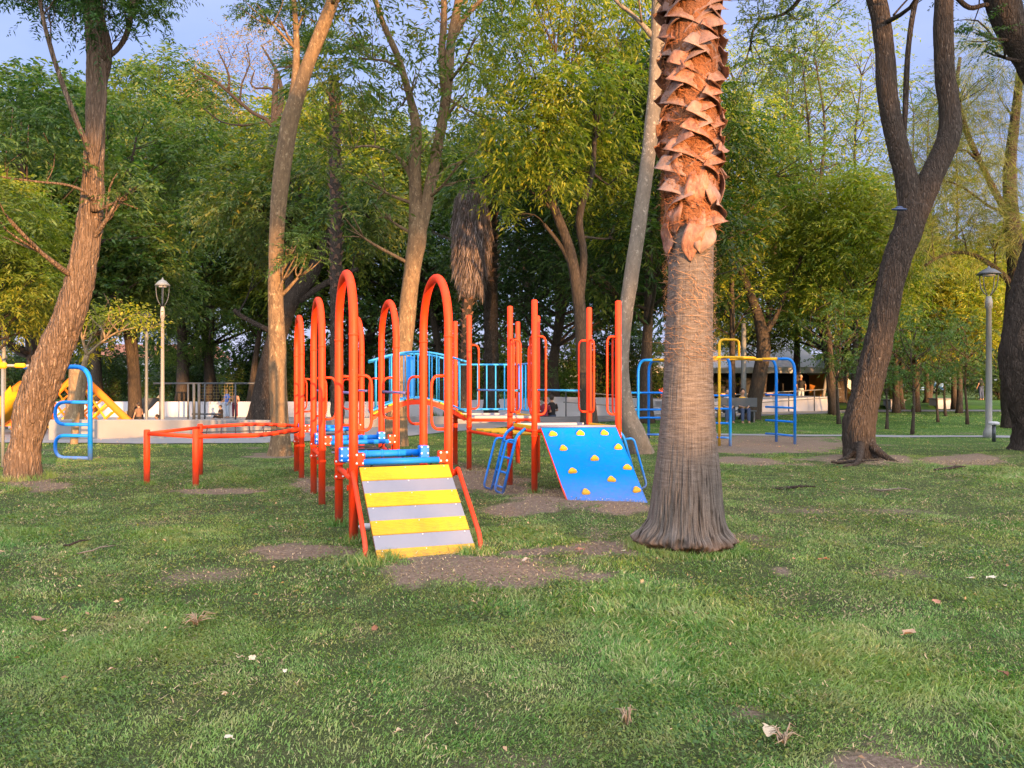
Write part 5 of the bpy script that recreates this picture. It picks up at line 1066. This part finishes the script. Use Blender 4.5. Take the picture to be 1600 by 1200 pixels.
# sloping concrete banks with thin rails between wall and pavilion
def bank(name, label, A_, B_, zA, zB, dep, cat='ramp'):
    A_, B_ = np.array(A_, float), np.array(B_, float); n_ = np.array([-(B_-A_)[1], (B_-A_)[0]]); n_ /= np.linalg.norm(n_); mb = MB(); rows = []
    for q, z in ((A_, zA), (B_, zB)):
        e = q+n_*dep; rows.append([(*q, -.7), (*(q+n_*.25), z), (*e, z+.02), (*e, -.7)])
    mb.grid(np.array(rows)[:, ::-1], False); mb.add(np.array(rows[0]), [(0, 1, 2, 3)]); mb.add(np.array(rows[1]), [(3, 2, 1, 0)]); mb.S = [False]*len(mb.S); o = mb.build(name, M['white'], None, np.array([*A_, 0])); tag(o, label, cat); return o
bank('access_ramp', 'white sloping ramp rising to the right in front of the pavilion', (9.0, 37.6), (18.2, 44.0), .62, .80, 3)
bank('access_ramp', 'white sloping bank behind the seated couple, left of the palm', (.8, 33.2), (7.2, 37.4), .78, .38, 2.5)
def railing(label, A_, B_, zA, zB, n_, off=.95):
    A_, B_ = np.array([*A_, zA], float), np.array([*B_, zB], float); o = thing('hand_railing', tuple(A_), label, 'railing')
    for h in (off, off*.5):
        mb = MB(); mb.tube([A_+ZU*h, B_+ZU*h], .028, 6); mb.build('rail', M['steel'], o)
    for f in np.linspace(0.02, .98, n_):
        mb = MB(); c_ = A_+(B_-A_)*f; mb.tube([c_-ZU*.3, c_+ZU*off], .03, 6); mb.build('upright', M['greymetal'], o)
railing('thin metal railing along the white ramp in front of the pavilion', (8.8, 37.2), (18.3, 43.8), -.05, .30, 6)
railing('thin metal railing on the bank behind the seated couple', (2.2, 33.6), (7.6, 37.2), .25, -.2, 5)
# ------------------------------------------------------------------ left playground beyond the wall
def on(px, py, d): return P(px, py, d)
dl = 25.5; zf_ = float(gz(-14, dl)); bl_ = on(130, 600, dl); bl_[2] = -.6
la = thing('lattice_climber', tuple(bl_), 'big orange and yellow diamond-lattice climbing pyramid behind the leaning trunk', 'climbing frame')
ap = on(122, 582, dl+1.0)
for nm, e, r_ in (('slanting_beam', on(205, 662, dl), .12), ('slanting_beam', on(40, 672, dl), .09), ('slanting_beam', on(150, 640, dl+4), .1)):
    e = np.array(e); e[2] = max(e[2], .2); mb = MB(); d_ = e-ap
    mb.tube([ap, ap+d_*.5, e, e+np.array([.35 if e[0] > ap[0] else -.2, 0, -.02])], r_, 10); mb.build(nm, M['amber'], la)
R1, L1 = on(205, 664, dl), on(45, 674, dl)
for k in range(9):
    f = (k+.5)/9
    for (s0, s1) in ((ap, R1), (ap, L1)):
        a_ = s0*(1-f)+s1*f; dirx = -1 if s1 is R1 else 1
        e = a_+np.array([dirx*1.0, 0, -1.0])*min((a_[2]+.45), 1.9); e[1] = dl-.1
        if np.linalg.norm(e-a_) > .15: mb = MB(); mb.tube([a_, e], .035, 6); mb.build('lattice_bar', M['yellow' if k % 3 == 0 else 'amber'], la)
for k in range(7):
    x = on(60+22*k, 0, dl)[0]; a_ = np.array([x, dl-.05, -.45]); zmx = ap[2]-abs(x-ap[0])*.95; hgt = max(.2, (zmx+.45)*.6)
    for s in (-1, 1):
        mb = MB(); mb.tube([a_, a_+np.array([s*hgt, 0, hgt])], .035, 6); mb.build('lattice_bar', M['amber' if k % 2 else 'yellow'], la)
sy_ = thing('yellow_slide', tuple(on(0, 672, 22.5)*[1, 1, 0]+[0, 0, 0]), 'yellow slide with an orange top beam at the far left edge behind the leaning trunk', 'slide')
a_, b_ = on(38, 612, 23), on(-30, 668, 21.8); mb = MB(); s_ = np.array([.12, .45, 0])
G = np.array([[q-s_+ZU*.18, q-s_*.9, q+s_*.9, q+s_+ZU*.18] for q in [a_*(1-f)+b_*f-ZU*.15*math.sin(math.pi*f) for f in np.linspace(0, 1, 8)]]); mb.grid(G); mb.grid(G[:, ::-1]-ZU*.04); mb.build('chute', M['yellow'], sy_)
mb = MB(); mb.tube([on(36, 600, 23.3), on(-20, 645, 22.5)], .13, 10); mb.build('top_beam', M['amber'], sy_)
for q in (on(36, 612, 23.2), on(20, 628, 22.9)):
    mb = MB(); mb.tube([q, q*[1, 1, 0]-ZU*.3], .05, 8); mb.build('support', M['amber'], sy_)
mb = MB(); 
for k in range(5): q = on(12+9*k, 662-3*k, 23.6); mb.box(q, (.9, .5, .12), (1, .2, 0), (-.2, 1, 0))
mb.build('step', M['amber'], sy_)
st = on(117, 600, 23.5); st[2] = -.5; so_ = thing('cut_trunk', tuple(st), 'thick smooth brown tree trunk section standing in front of the lattice climber', 'trunk')
mb = MB(); limb(mb, [(*st[:2], -.7, .30), (st[0]-.02, st[1], .4, .27), (st[0]+.06, st[1], 1.2, .23), (st[0]+.12, st[1], 1.95, .26)], 24, .08, .08, .2, 3); mb.build('trunk', M['trunk_smooth'], so_)
sg = on(235, 600, 36); gs = thing('grey_slide', (sg[0], sg[1], -.6), 'grey metal slide sloping down to the left near the lamp posts', 'slide')
a_, b_ = on(240, 622, 36), on(200, 652, 35.5); mb = MB(); s_ = np.array([.1, .45, 0])
G = np.array([[q-s_+ZU*.2, q-s_*.9, q+s_*.9, q+s_+ZU*.2] for q in [a_*(1-f)+b_*f-ZU*.15*math.sin(math.pi*f) for f in np.linspace(0, 1, 8)]]); mb.grid(G); mb.grid(G[:, ::-1]-ZU*.05); mb.build('chute', M['steel'], gs)
for q in (a_-s_, a_+s_): mb = MB(); mb.tube([q+ZU*.5, q*[1, 1, 0]-ZU*.7], .05, 8); mb.build('post', M['greymetal'], gs)
# dark play frame with hanging squares
fr_b = on(360, 600, 44); fb_ = thing('dark_play_frame', (fr_b[0], fr_b[1], -.6), 'dark grey metal play frame with a hanging net of small squares on the plaza', 'play frame')
for px in (294, 303, 311, 320, 378-10, 425, 415):
    q = on(px, 600, 44 if px not in (320, 415) else 46.5); mb = MB(); mb.tube([(q[0], q[1], -.65), (q[0], q[1], 1.52)], .085 if px in (303, 311) else .05, 8); mb.build('post', M['greymetal'], fb_)
q0, q1 = on(240, 599, 44), on(427, 599, 44); mb = MB(); mb.tube([q0, q1], .05, 8); mb.build('top_rail', M['greymetal'], fb_)
q0, q1 = on(300, 647, 44), on(345, 647, 44); mb = MB(); mb.tube([q0, q1], .05, 8); mb.build('low_rail', M['greymetal'], fb_)
mb = MB()
for k in range(9):
    for j in range(6):
        c_ = on(316+6.2*k+(j % 2)*1.5, 602+4.6*j, 44.1)
        if (k+j) % 2 == 0:
            a = .09; mb.tube([c_+[-a, 0, -a], c_+[a, 0, -a], c_+[a, 0, a], c_+[-a, 0, a], c_+[-a, 0, -a]], .014, 4, 1)
    c0, c1 = on(316+6.2*k, 600, 44.1), on(316+6.2*k, 632, 44.1); mb.tube([c0, c1], .010, 4)
M['ochre'] = plain('ochre_paint', (.22, .17, .06), .6)
mb.build('hanging_net', [M['greymetal'], M['ochre']], fb_)
# ------------------------------------------------------------------ far buildings glimpsed between the trees
def house(px0, px1, pyt, pyb, d, label, matw, name='house', roof=False, awn=None):
    a_, b_ = on(px0, pyt, d), on(px1, pyt, d); zb = on(0, pyb, d)[2]; z0 = float(gz((a_[0]+b_[0])/2, d)); o = thing(name, ((a_[0]+b_[0])/2, d, z0), label, 'building')
    W_, Hh = b_[0]-a_[0], a_[2]-z0+.2; c_ = np.array([(a_[0]+b_[0])/2, d+3, z0-.2+Hh/2]); mb = MB(); mb.box(c_, (W_, 6, Hh)); mb.build('wall', M[matw], o)
    if roof:
        z = a_[2]; x0, x1 = a_[0]-.5, b_[0]+.5; mb = MB(); mb.add([(x0, d-.6, z), (x1, d-.6, z), (x1, d+6.6, z), (x0, d+6.6, z), (x0+1, d+3, z+2), (x1-1, d+3, z+2)], [(0, 1, 5, 4), (1, 2, 5), (2, 3, 4, 5), (3, 0, 4), (3, 2, 1, 0)], 0, False); mb.build('roof', M['tile'], o)
    else: mb = MB(); mb.box((c_[0], d+3, a_[2]+.1), (W_+.3, 6.3, .25)); mb.build('parapet', M['conc'], o)
    n_ = max(2, int(W_/2.6))
    for k in range(n_):
        x = a_[0]+W_*(k+.5)/n_
        for z in np.arange(z0+1.0, a_[2]-1.2, 2.8):
            mb = MB(); mb.box((x, d-.02, z+.7), (1.1, .08, 1.3)); w_ = mb.build('window', M['greymetal'], o)
            mb = MB(); mb.box((x, d-.07, z+.7), (.95, .03, 1.15)); mb.build('pane', M['glass'], w_)
    return o
house(150, 330, 560, 628, 104, 'white low house with a red tiled roof far behind the lamp posts', 'white', roof=True)
house(830, 960, 565, 628, 108, 'pale grey building far behind the right-hand posts', 'white')
house(1380, 1640, 545, 620, 110, 'pale building far behind the right lamp post', 'white')
house(0, 110, 560, 620, 106, 'pale building far behind the yellow bar', 'conc')
def car(px, d, mat, label, rz):
    b = on(px, 600, d); z = float(gz(b[0], d)); o = thing('parked_car', (b[0], d, z), label, 'car', 'parked cars beyond the park', rz); org = np.array([b[0], d, z])
    pr = [(-2.1, .35), (-2.15, .75), (-1.9, .92), (-1.2, 1.0), (-.6, 1.42), (.9, 1.45), (1.55, 1.02), (2.05, .9), (2.15, .6), (2.1, .32)]
    mb = MB(); rows = []
    for y, s in ((-.85, .97), (-.8, 1), (.8, 1), (.85, .97)): rows.append([(x*s, y*(.82 if z_ > 1.2 else 1), z_) for x, z_ in pr])
    mb.grid(np.array(rows), True); mb.add(np.array(rows[0]), [tuple(range(10))]); mb.add(np.array(rows[3]), [tuple(range(9, -1, -1))]); bo_ = mb.build('body', M[mat], o, org*0)
    for s in (-1, 1):
        mb = MB(); mb.add([(-1.1, s*.83, 1.0), (1.35, s*.83, 1.0), (.85, s*.725, 1.38), (-.55, s*.725, 1.38)], [(0, 1, 2, 3)], 0, False); mb.build('side_window', M['glass'], o, org*0)
        for x in (-1.3, 1.3):
            mb = MB(); mb.tube([(x, s*.72, .33), (x, s*.9, .33)], .33, 16); w_ = mb.build('wheel', M['black'], o, org*0)
            mb = MB(); mb.tube([(x, s*.88, .33), (x, s*.915, .33)], .18, 12); mb.build('rim', M['steel'], w_, org*0)
M['carwhite'] = paint('car_white', (.7, .7, .72), .3); M['carblue'] = paint('car_blue', (.05, .2, .5), .3)
car(1150, 70, 'carwhite', 'white parked car under the pavilion side, seen past the blue climbing bars', .1)
car(1432, 72, 'carblue', 'blue parked car far behind the young trees right of the Y tree', -.1)
car(180, 84, 'carwhite', 'white parked car far behind the lamp posts at the left', .05)
car(300, 86, 'carwhite', 'white parked car far behind the dark play frame', 0)
# planter boxes, far bench, bollard
def planter(px0, px1, pyt, d, label):
    a_, b_ = on(px0, pyt, d), on(px1, pyt, d); z0 = float(gz(a_[0], d)); o = thing('planter_box', ((a_[0]+b_[0])/2, d, z0), label, 'planter', 'low planters by the far path')
    c_ = np.array([(a_[0]+b_[0])/2, d+.5, (a_[2]+z0-.1)/2]); mb = MB(); mb.box(c_, (b_[0]-a_[0], 1.0, a_[2]-z0+.1), bev=.03); mb.build('body', M['white'], o)
    mb = MB(); mb.box((c_[0], d+.5, a_[2]+.03), (b_[0]-a_[0]+.12, 1.12, .07), bev=.02); mb.build('coping', M['conc'], o)
planter(1392, 1414, 626, 47, 'low pinkish planter wall just right of the Y tree by the far path')
planter(1465, 1502, 624, 47.5, 'white planter box behind the small forked tree by the far path')
bl2 = P0(1553, 690); bo2 = thing('bollard_light', tuple(bl2), 'short white-topped bollard beside the right lamp post', 'bollard')
mb = MB(); mb.tube([bl2, bl2+ZU*.45], .045, 10); mb.build('post', M['greymetal'], bo2); mb = MB(); mb.tube([bl2+ZU*.44, bl2+ZU*.50, bl2+ZU*.52], [.13, .13, .08], 14); mb.build('cap', M['white'], bo2)
bn = on(1150, 600, 30.5); bn[2] = float(gz(bn[0], 30.5)); bt = thing('park_bench', tuple(bn), 'dark bench by the crooked tree, seen behind the blue climbing bars', 'bench')
for nm, c_, s_ in (('seat', (0, 0, .45), (1.5, .4, .05)), ('backrest', (0, -.2, .78), (1.5, .05, .35))):
    mb = MB(); mb.box(bn+np.array(c_), s_, bev=.01); mb.build(nm, M['greymetal'], bt)
for x in (-.65, .65): mb = MB(); mb.box(bn+np.array([x, 0, .22]), (.06, .38, .44)); mb.build('leg', M['greymetal'], bt)
# ------------------------------------------------------------------ people
SK = plain('skin', (.38, .22, .15), .6, .08); HR = plain('hair', (.02, .015, .012), .6, .2)
def cloth(nm, c): return plain('cloth_'+nm, c, .9, .15, 6, .3)
def person(pos_, rz, label, top, bot, pose='stand', s=1., hair=HR, lean=0., group=None):
    o = thing('person', pos_, label, 'person', group, rz); o.scale = (s, s, s); Zr = np.zeros(3)
    if pose == 'stand':
        hip = .92; kn = [(-.10, .02, .50), (.10, -.03, .50)]; an = [(-.11, -.02, .07), (.12, -.06, .07)]; elb = [(-.27, .02, 1.12), (.27, .0, 1.12)]; hd = [(-.25, .14, .90), (.24, .18, 1.02)]; hp = [(-.09, 0, .90), (.09, 0, .90)]
    else:
        hip = .48 if pose == 'sit' else .14; kn = [(-.12, .42, hip+.05), (.12, .44, hip+.04)]; an = [(-.12, .46, max(.05, hip-.42)), (.13, .48, max(.05, hip-.42))]; hp = [(-.09, 0, hip), (.09, 0, hip)]; elb = [(-.26, .08, hip+.22), (.26, .08, hip+.22)]; hd = [(-.12, .34, hip+.14), (.13, .33, hip+.16)]
    dz = hip-.92; y_l = lambda z: lean*max(0, z-.92)
    def t_(x, y, z): return (x, y+y_l(z), z+dz)
    mb = MB(); mb.tube([t_(0, 0, .90), t_(0, 0, 1.1), t_(0, 0, 1.3), t_(0, 0, 1.42), t_(0, .01, 1.5), t_(0, .02, 1.56)], [.14, .12, .145, .12, .055, .055], 12)
    hc = np.array(t_(0, .03, 1.645)); mb.ball(hc, .105, 10, 0, (.82, .95, 1.18)); mb.ball(hc+[0, .10, -.01], .02, 6); mb.ball(hc+[-.088, 0, -.01], .022, 6); mb.ball(hc+[.088, 0, -.01], .022, 6)
    mb.ball(hc+[-.03, .092, .02], .012, 5); mb.ball(hc+[.03, .092, .02], .012, 5); mb.tube([hc+[-.025, .095, -.05], hc+[.025, .095, -.05]], .009, 5)
    for sgn, h_, k_, a_, e_, d_ in zip((-1, 1), hp, kn, an, elb, hd):
        mb.tube([h_, tuple((np.array(h_)+k_)/2), k_, tuple((np.array(k_)+a_)/2+[0, -.01, 0]), a_], [.085, .078, .055, .05, .034], 10); mb.tube([np.array(a_)+[0, -.05, -.035], np.array(a_)+[0, .06, -.03], np.array(a_)+[0, .17, -.045]], [.035, .04, .025], 8)
        sh = t_(.17*sgn, 0, 1.40); e2 = (e_[0], e_[1]+(y_l(1.12) if pose == 'stand' else 0), e_[2]); mb.tube([sh, e2, d_], [.052, .042, .028], 9)
        dd = np.array(d_)-np.array(e2); dd = dd/np.linalg.norm(dd); sd_ = np.cross(dd, [1, 0, .2]); sd_ /= np.linalg.norm(sd_)
        mb.tube([np.array(d_), np.array(d_)+dd*.07], [.03, .036], 8)
        for q in range(4): c0 = np.array(d_)+dd*.07+sd_*(q-1.5)*.02; mb.tube([c0, c0+dd*(.045+.012*(q in (1, 2))), c0+dd*.07+np.array([-.02*sgn, 0, 0])], .0095, 5)
        c0 = np.array(d_)+dd*.03+sd_*.035; mb.tube([c0, c0+sd_*.03+dd*.03], .011, 5)
    bd_ = mb.build('body', SK, o, Zr); mo = bd_.modifiers.new('r', 'REMESH'); mo.mode = 'VOXEL'; mo.voxel_size = .011; mo.use_smooth_shade = True
    def garment(nm, tubes, mat):
        m2 = MB()
        for p_, r_ in tubes: m2.tube(p_, r_, 12)
        g_ = m2.build(nm, mat, o, Zr); mo = g_.modifiers.new('r', 'REMESH'); mo.mode = 'VOXEL'; mo.voxel_size = .014; mo.use_smooth_shade = True
    tb = [([t_(0, 0, .86), t_(0, 0, 1.1), t_(0, 0, 1.3), t_(0, 0, 1.43), t_(0, .005, 1.47)], [.165, .15, .168, .135, .075])]
    for sgn, e_ in zip((-1, 1), elb): sh = np.array(t_(.155*sgn, 0, 1.39)); e2 = np.array((e_[0], e_[1]+(y_l(1.12) if pose == 'stand' else 0), e_[2])); tb.append(([sh, sh*.3+e2*.7], [.075, .064]))
    garment('shirt', tb, top)
    tb = [([t_(0, 0, .84), t_(0, 0, .97)], [.165, .16])]
    for h_, k_, a_ in zip(hp, kn, an): tb.append(([h_, k_, tuple(np.array(a_)+[0, 0, .04])], [.105, .078, .06]))
    garment('trousers', tb, bot)
    m2 = MB(); m2.ball(hc+[0, -.018, .022], .112, 9, 0, (.88, .95, 1.1)); 
    if group == 'long': m2.tube([hc+[0, -.07, 0], hc+[0, -.11, -.12], hc+[0, -.10, -.24]], [.08, .075, .03], 10)
    m2.build('hair', hair, o, Zr)
    return o
blk = cloth('black', (.012, .012, .016)); blu = cloth('blue', (.06, .16, .5)); jean = cloth('pale_jeans', (.35, .42, .52)); wine = cloth('wine', (.16, .02, .04)); tan = cloth('tan', (.45, .25, .2)); brn = cloth('brown', (.16, .10, .07)); pnk = cloth('pink', (.75, .12, .2)); grt = cloth('grey_blue', (.28, .33, .42)); yel = cloth('yellow', (.65, .38, .05)); dj = cloth('dark_jeans', (.04, .06, .12)); whh = plain('grey_hair', (.45, .43, .42), .7, .2)
def at_(px, d): b = on(px, 600, d); return (b[0], b[1], float(gz(b[0], b[1]))+.03)
person(at_(355, 48), 2.6, 'person in a blue shirt and pale trousers by the dark play frame', blu, jean)
person(at_(367, 48.4), .6, 'person in tan top and dark red trousers standing beside the person in blue', tan, wine, s=.95)
person(at_(345, 46.5), 1.9, 'child in black sitting on the plaza floor next to the person in blue', blk, blk, 'floor', .85)
person(at_(217, 30.5), 1.2, 'small child in a brown top standing behind the low wall near the grey slide', brn, blk, s=.68)
person(at_(246, 33), 2.2, 'child in black and pale pink crouching beside the sunlit lamp post', blk, pnk, 'floor', .8)
b = on(862, 600, 31.95); person((b[0], b[1], -.27), .2, 'person in a black sleeveless top seated on the low wall, right one of two', blk, dj, 'sit', 1.0)
b = on(851, 600, 31.6); person((b[0], b[1], -.27), .0, 'person in black with red sitting on the low wall, left one of two', wine, blk, 'sit', .95)
person((at_(1258, 46.9)[0], 47.6, .28), 2.9, 'person in a black T-shirt and jeans standing in front of the pavilion', blk, jean, hair=whh)
person((at_(996, 52)[0], 52, .3), .9, 'person in a pink top seen between the pale trunk and the palm', pnk, dj)
person((at_(1035, 53)[0], 53, .25), .3, 'person in a pink cap and top just left of the palm trunk', pnk, dj, 'sit')
person((bn[0]-.35, bn[1]+.02, bn[2]-.02), math.pi, 'person in a grey-blue shirt seated on the dark bench, left one', grt, dj, 'sit')
person((bn[0]+.25, bn[1]+.02, bn[2]-.02), math.pi, 'person in a yellow top seated on the dark bench, right one', yel, dj, 'sit')
person(at_(1533, 56), .5, 'person in dark clothes walking far behind the right lamp post', blk, dj)
# blue flashlight-like object tied to the Y tree
fb = P(1405, 327, 14.75); bx_ = thing('blue_object', tuple(fb), 'small dark blue object tied with a thin cord to the Y tree below its fork', 'toy')
mb = MB(); mb.ball(fb, .10, 10, 0, (1.5, .5, .28)); mb.ball(fb+[0, 0, .03], .06, 8, 0, (1.2, .6, .5)); M['navy'] = plain('navy_plastic', (.01, .035, .12), .5)
mb.build('shell', M['navy'], bx_); mb = MB(); mb.tube([fb+[0, 0, .03], fb+[.03, .12, .25], fb+[.12, .3, .45]], .006, 5); mb.build('cord', M['black'], bx_)
# ------------------------------------------------------------------ fallen leaves and twigs on the lawn
def fallen(px, py, size, c, label, seed, name='fallen_leaf', cat='leaf'):
    rng = np.random.RandomState(seed); b = P0(px, py); b[2] = float(gz(b[0], b[1]))+.035; mb = MB(); n_ = 9; L_ = size; ang_ = rng.rand()*6.28; rows = []
    for i in range(n_):
        f = i/(n_-1); wv_ = .36*L_*math.sin(math.pi*min(1, f*.92+.04))**.8*(1+.25*math.sin(i*2.3+seed)); r_ = []
        for e in (-1, -.5, 0, .5, 1):
            x = (f-.5)*L_; y = e*wv_; z = .22*L_*(abs(e)**1.4)*(.5+.5*math.sin(f*5+seed))+.18*L_*math.sin(f*3.3+seed*.7)*f
            r_.append([b[0]+x*math.cos(ang_)-y*math.sin(ang_), b[1]+x*math.sin(ang_)+y*math.cos(ang_), b[2]+z])
        rows.append(r_)
    mb.grid(np.array(rows)); s0, s1 = np.array(rows[0][2]), np.array(rows[0][2])-np.array([math.cos(ang_), math.sin(ang_), -.1])*L_*.3; mb.tube([s0, s1], .0015+L_*.008, 4)
    m_ = M.setdefault('fl%s' % (c,), plain('dry_leaf', tuple(x*.68 for x in c), .8, .35, 30, .4, 0, .003, 120)); o = mb.build(name, m_, None, b); tag(o, label, cat, 'fallen leaves on the lawn'); return o
FL = [(1285, 879, .10, (.55, .24, .12), 'curled orange-brown fallen leaf on the grass right of the palm base'), (1548, 908, .11, (.72, .66, .52), 'round pale dry leaf lying on the lawn at the right'), (1518, 909, .07, (.6, .5, .36), 'thin pale curled leaf just left of the round pale leaf'),
      (1463, 948, .10, (.55, .26, .16), 'reddish fallen leaf below the round pale leaf'), (1436, 861, .07, (.66, .6, .35), 'small yellowish leaf on the grass between the palm and the right edge'), (1420, 1001, .13, (.5, .32, .2), 'pair of brown dry leaves on the right foreground grass'),
      (908, 868, .12, (.45, .2, .13), 'upright reddish-brown leaf at the edge of the bare earth left of the palm base'), (975, 870, .05, (.7, .68, .5), 'tiny pale leaf left of the palm base'), (1568, 1064, .08, (.25, .1, .05), 'dark brown leaf in the yellow-green patch at lower right'), (1570, 922, .06, (.6, .42, .3), 'small tan leaf right of the round pale leaf'),
      (176, 1050, .05, (.6, .4, .25), 'small tan leaf in the left foreground grass'), (394, 1037, .07, (.7, .58, .42), 'pale crumpled leaf in the left foreground below the straw tuft'), (374, 1034, .05, (.6, .48, .32), 'small upright tan leaf beside the pale crumpled one'), (352, 1092, .06, (.62, .46, .3), 'light brown leaf near the bottom left'),
      (585, 993, .07, (.3, .12, .06), 'flat dark brown leaf in the middle foreground'), (445, 1060, .04, (.7, .62, .5), 'tiny pale leaf in the left middle foreground'), (1205, 1155, .13, (.62, .5, .36), 'large pale dry leaf at the bottom edge near the bare soil'), (625, 1152, .05, (.6, .45, .3), 'light curled leaf near the bottom centre'),
      (820, 892, .08, (.6, .45, .34), 'pale leaf on the bare earth right of the ramp foot'), (890, 890, .05, (.65, .55, .4), 'tiny tan leaf on the bare earth'), (100, 993, .05, (.55, .4, .26), 'tan leaf at the far left foreground'), (60, 975, .12, (.3, .18, .12), 'brown curled leaf at the far left foreground'),
      (1035, 783, .08, (.6, .4, .25), 'tan leaf on the grass behind the palm'), (1237, 747, .11, (.62, .42, .28), 'light brown leaf by the loose bark right of the climbing bars'), (1316, 775, .09, (.5, .3, .2), 'brown leaf left of the Y tree roots'), (357, 1160, .06, (.7, .64, .5), 'whitish leaf at the bottom left')]
for i, (a, b, s, c, l) in enumerate(FL): fallen(a, b, s*.72, c, l, i+2)
def straw_tuft(px, py, n, L_, label, seed):
    rng = np.random.RandomState(seed); b = P0(px, py); b[2] = float(gz(b[0], b[1]))+.03; mb = MB()
    for _ in range(n):
        a = rng.choice([2.6, .3, 4.2])+rng.randn()*.25; l = L_*(.5+.6*rng.rand()); e = b+[math.cos(a)*l, math.sin(a)*l*1.4, .02+.03*rng.rand()]; mid_ = (b+e)/2+[0, 0, .03]+rng.randn(3)*.01
        mb.tube([b+rng.randn(3)*.008, mid_, e], [.004, .003, .001], 4)
    o = mb.build('straw_tuft', M.setdefault('straw', plain('straw', (.26, .19, .13), .8, .3)), None, b); tag(o, label, 'straw tuft')
straw_tuft(308, 979, 20, .10, 'splayed tuft of dry pinkish straw on the left lawn', 3); straw_tuft(1225, 1168, 16, .09, 'flattened tuft of dry straw at the bottom edge right of centre', 4); straw_tuft(980, 1140, 10, .06, 'small straw tuft in the centre foreground', 5)
def stick(px, py, L_, label, seed, w_=.012, dark=True):
    rng = np.random.RandomState(seed); b = P0(px, py); b[2] = float(gz(b[0], b[1]))+.035; a = rng.rand()*1.2-.6; mb = MB()
    pts = [b+np.array([math.cos(a)*f*L_, math.sin(a)*f*L_, .02*math.sin(f*5)+.01*rng.rand()])+rng.randn(3)*[0, .02*L_, .004] for f in np.linspace(-.5, .5, 6)]
    mb.tube(pts, [w_*.6, w_, w_, w_*.8, w_*.6, w_*.3], 6); mb.tube([pts[3], pts[3]+np.array([.1, .12, .03])*L_*1.4], [w_*.5, w_*.2], 5)
    o = mb.build('fallen_stick', M['trunk_dark' if dark else 'trunk_grey'], None, b); tag(o, label, 'stick', 'sticks on the lawn')
stick(1240, 765, .6, 'dark flat stick by the loose bark right of the climbing bars', 2, .025); stick(1335, 727, .9, 'long dark root-like stick at the foot of the Y tree', 3, .03); stick(120, 856, .22, 'small dark twig on the left lawn', 4); stick(150, 865, .3, 'thin pale twig on the left lawn', 6, .008, False)
stick(1485, 735, .8, 'dark bark strip near the massive edge trunk', 8, .03); stick(1395, 770, .5, 'short grey stick right of the Y tree', 9, .015, False)
wr = P0(572, 832); wr[2] = .06; mb = MB(); 
mb.ball(wr, .05, 8, 0, (1.6, .9, .7)); mb.ball(wr+[.06, .02, .01], .04, 7, 0, (1.3, 1, .8)); o = mb.build('white_rag', M['white'], None, wr); tag(o, 'small crumpled white rag on the grass behind the ramp corner', 'rag')
# ------------------------------------------------------------------ unseen trees and hedge added behind the camera to block the low sun
def put_sunblock(key, x, y, s, sz, lab, col=(1, 1, 1)): put_tree(key, 'leafy_tree', (x, y, 0), s, x, lab, group='unseen trees added behind the viewpoint to block the sun', col=col, sz=sz)
make_tree('sunblockA', rt, 11.2, 9.3, 4.2, 'ash', M['leaf'], M['trunk_bg'], 26, 1.5, .2, 1.0, ls=1.3)
for i, (k_, x, y, s, sz, lab) in enumerate([('sunblockA', 13, -30, 1., 1., 'unseen flat-crowned tree added behind the viewpoint to block the sun, at the left end of the row'), ('sunblockA', 21, -30.5, 1., 1., 'unseen flat-crowned tree added behind the viewpoint to block the sun, in the middle of the row'),
      ('ashC', 35.2, -30, 1.15, 1.2, 'big dense unseen tree added behind the viewpoint to block the sun'), ('ashC', 42, -29, 1.0, .62, 'lower round unseen tree added behind the viewpoint to block the sun'), ('sunblockA', 24.8, -33, .62, 1.27, 'narrow unseen flat-crowned tree added between two others behind the viewpoint to block the sun'), ('sunblockA', 19, -34, 1.1, 1.62, 'tallest unseen flat-crowned tree added behind the viewpoint to block the sun'), ('sunblockA', 11.5, -35, 1., 1.6, 'second tallest unseen flat-crowned tree added behind the viewpoint to block the sun'), ('ashC', 26.8, -31, .45, 1.0, 'slender unseen tree added between the flat-crowned and the dense ones to block the sun'), ('ashA', 2, -36, 1., 1., 'tall unseen tree added alone on the left behind the viewpoint')]):
    put_sunblock(k_, x, y, s, sz, lab)
V = np.concatenate([clumps(rb_, [(np.array([x+rb_.randn()*.1, -26+rb_.randn()*.3, z]), .75)], 'ash', 1.3) for x in np.arange(-16, 80, .8) for z in ((.4, 1.3, 2.2, 2.7) if x < 13 else (.4, 1.3, 2.2, 3.2) if x < 30 else (.4, 1.3, 2.2, 3.2, 4.1, 5.0) if x < 38 else (.4, 1.3, 2.2, 3.2, 4.1, 5.0, 5.8))])
o = leaf_obj('hedge', V, M['leaf'], None); tag(o, 'tall unseen hedge added behind the viewpoint to block the low sun', 'hedge')
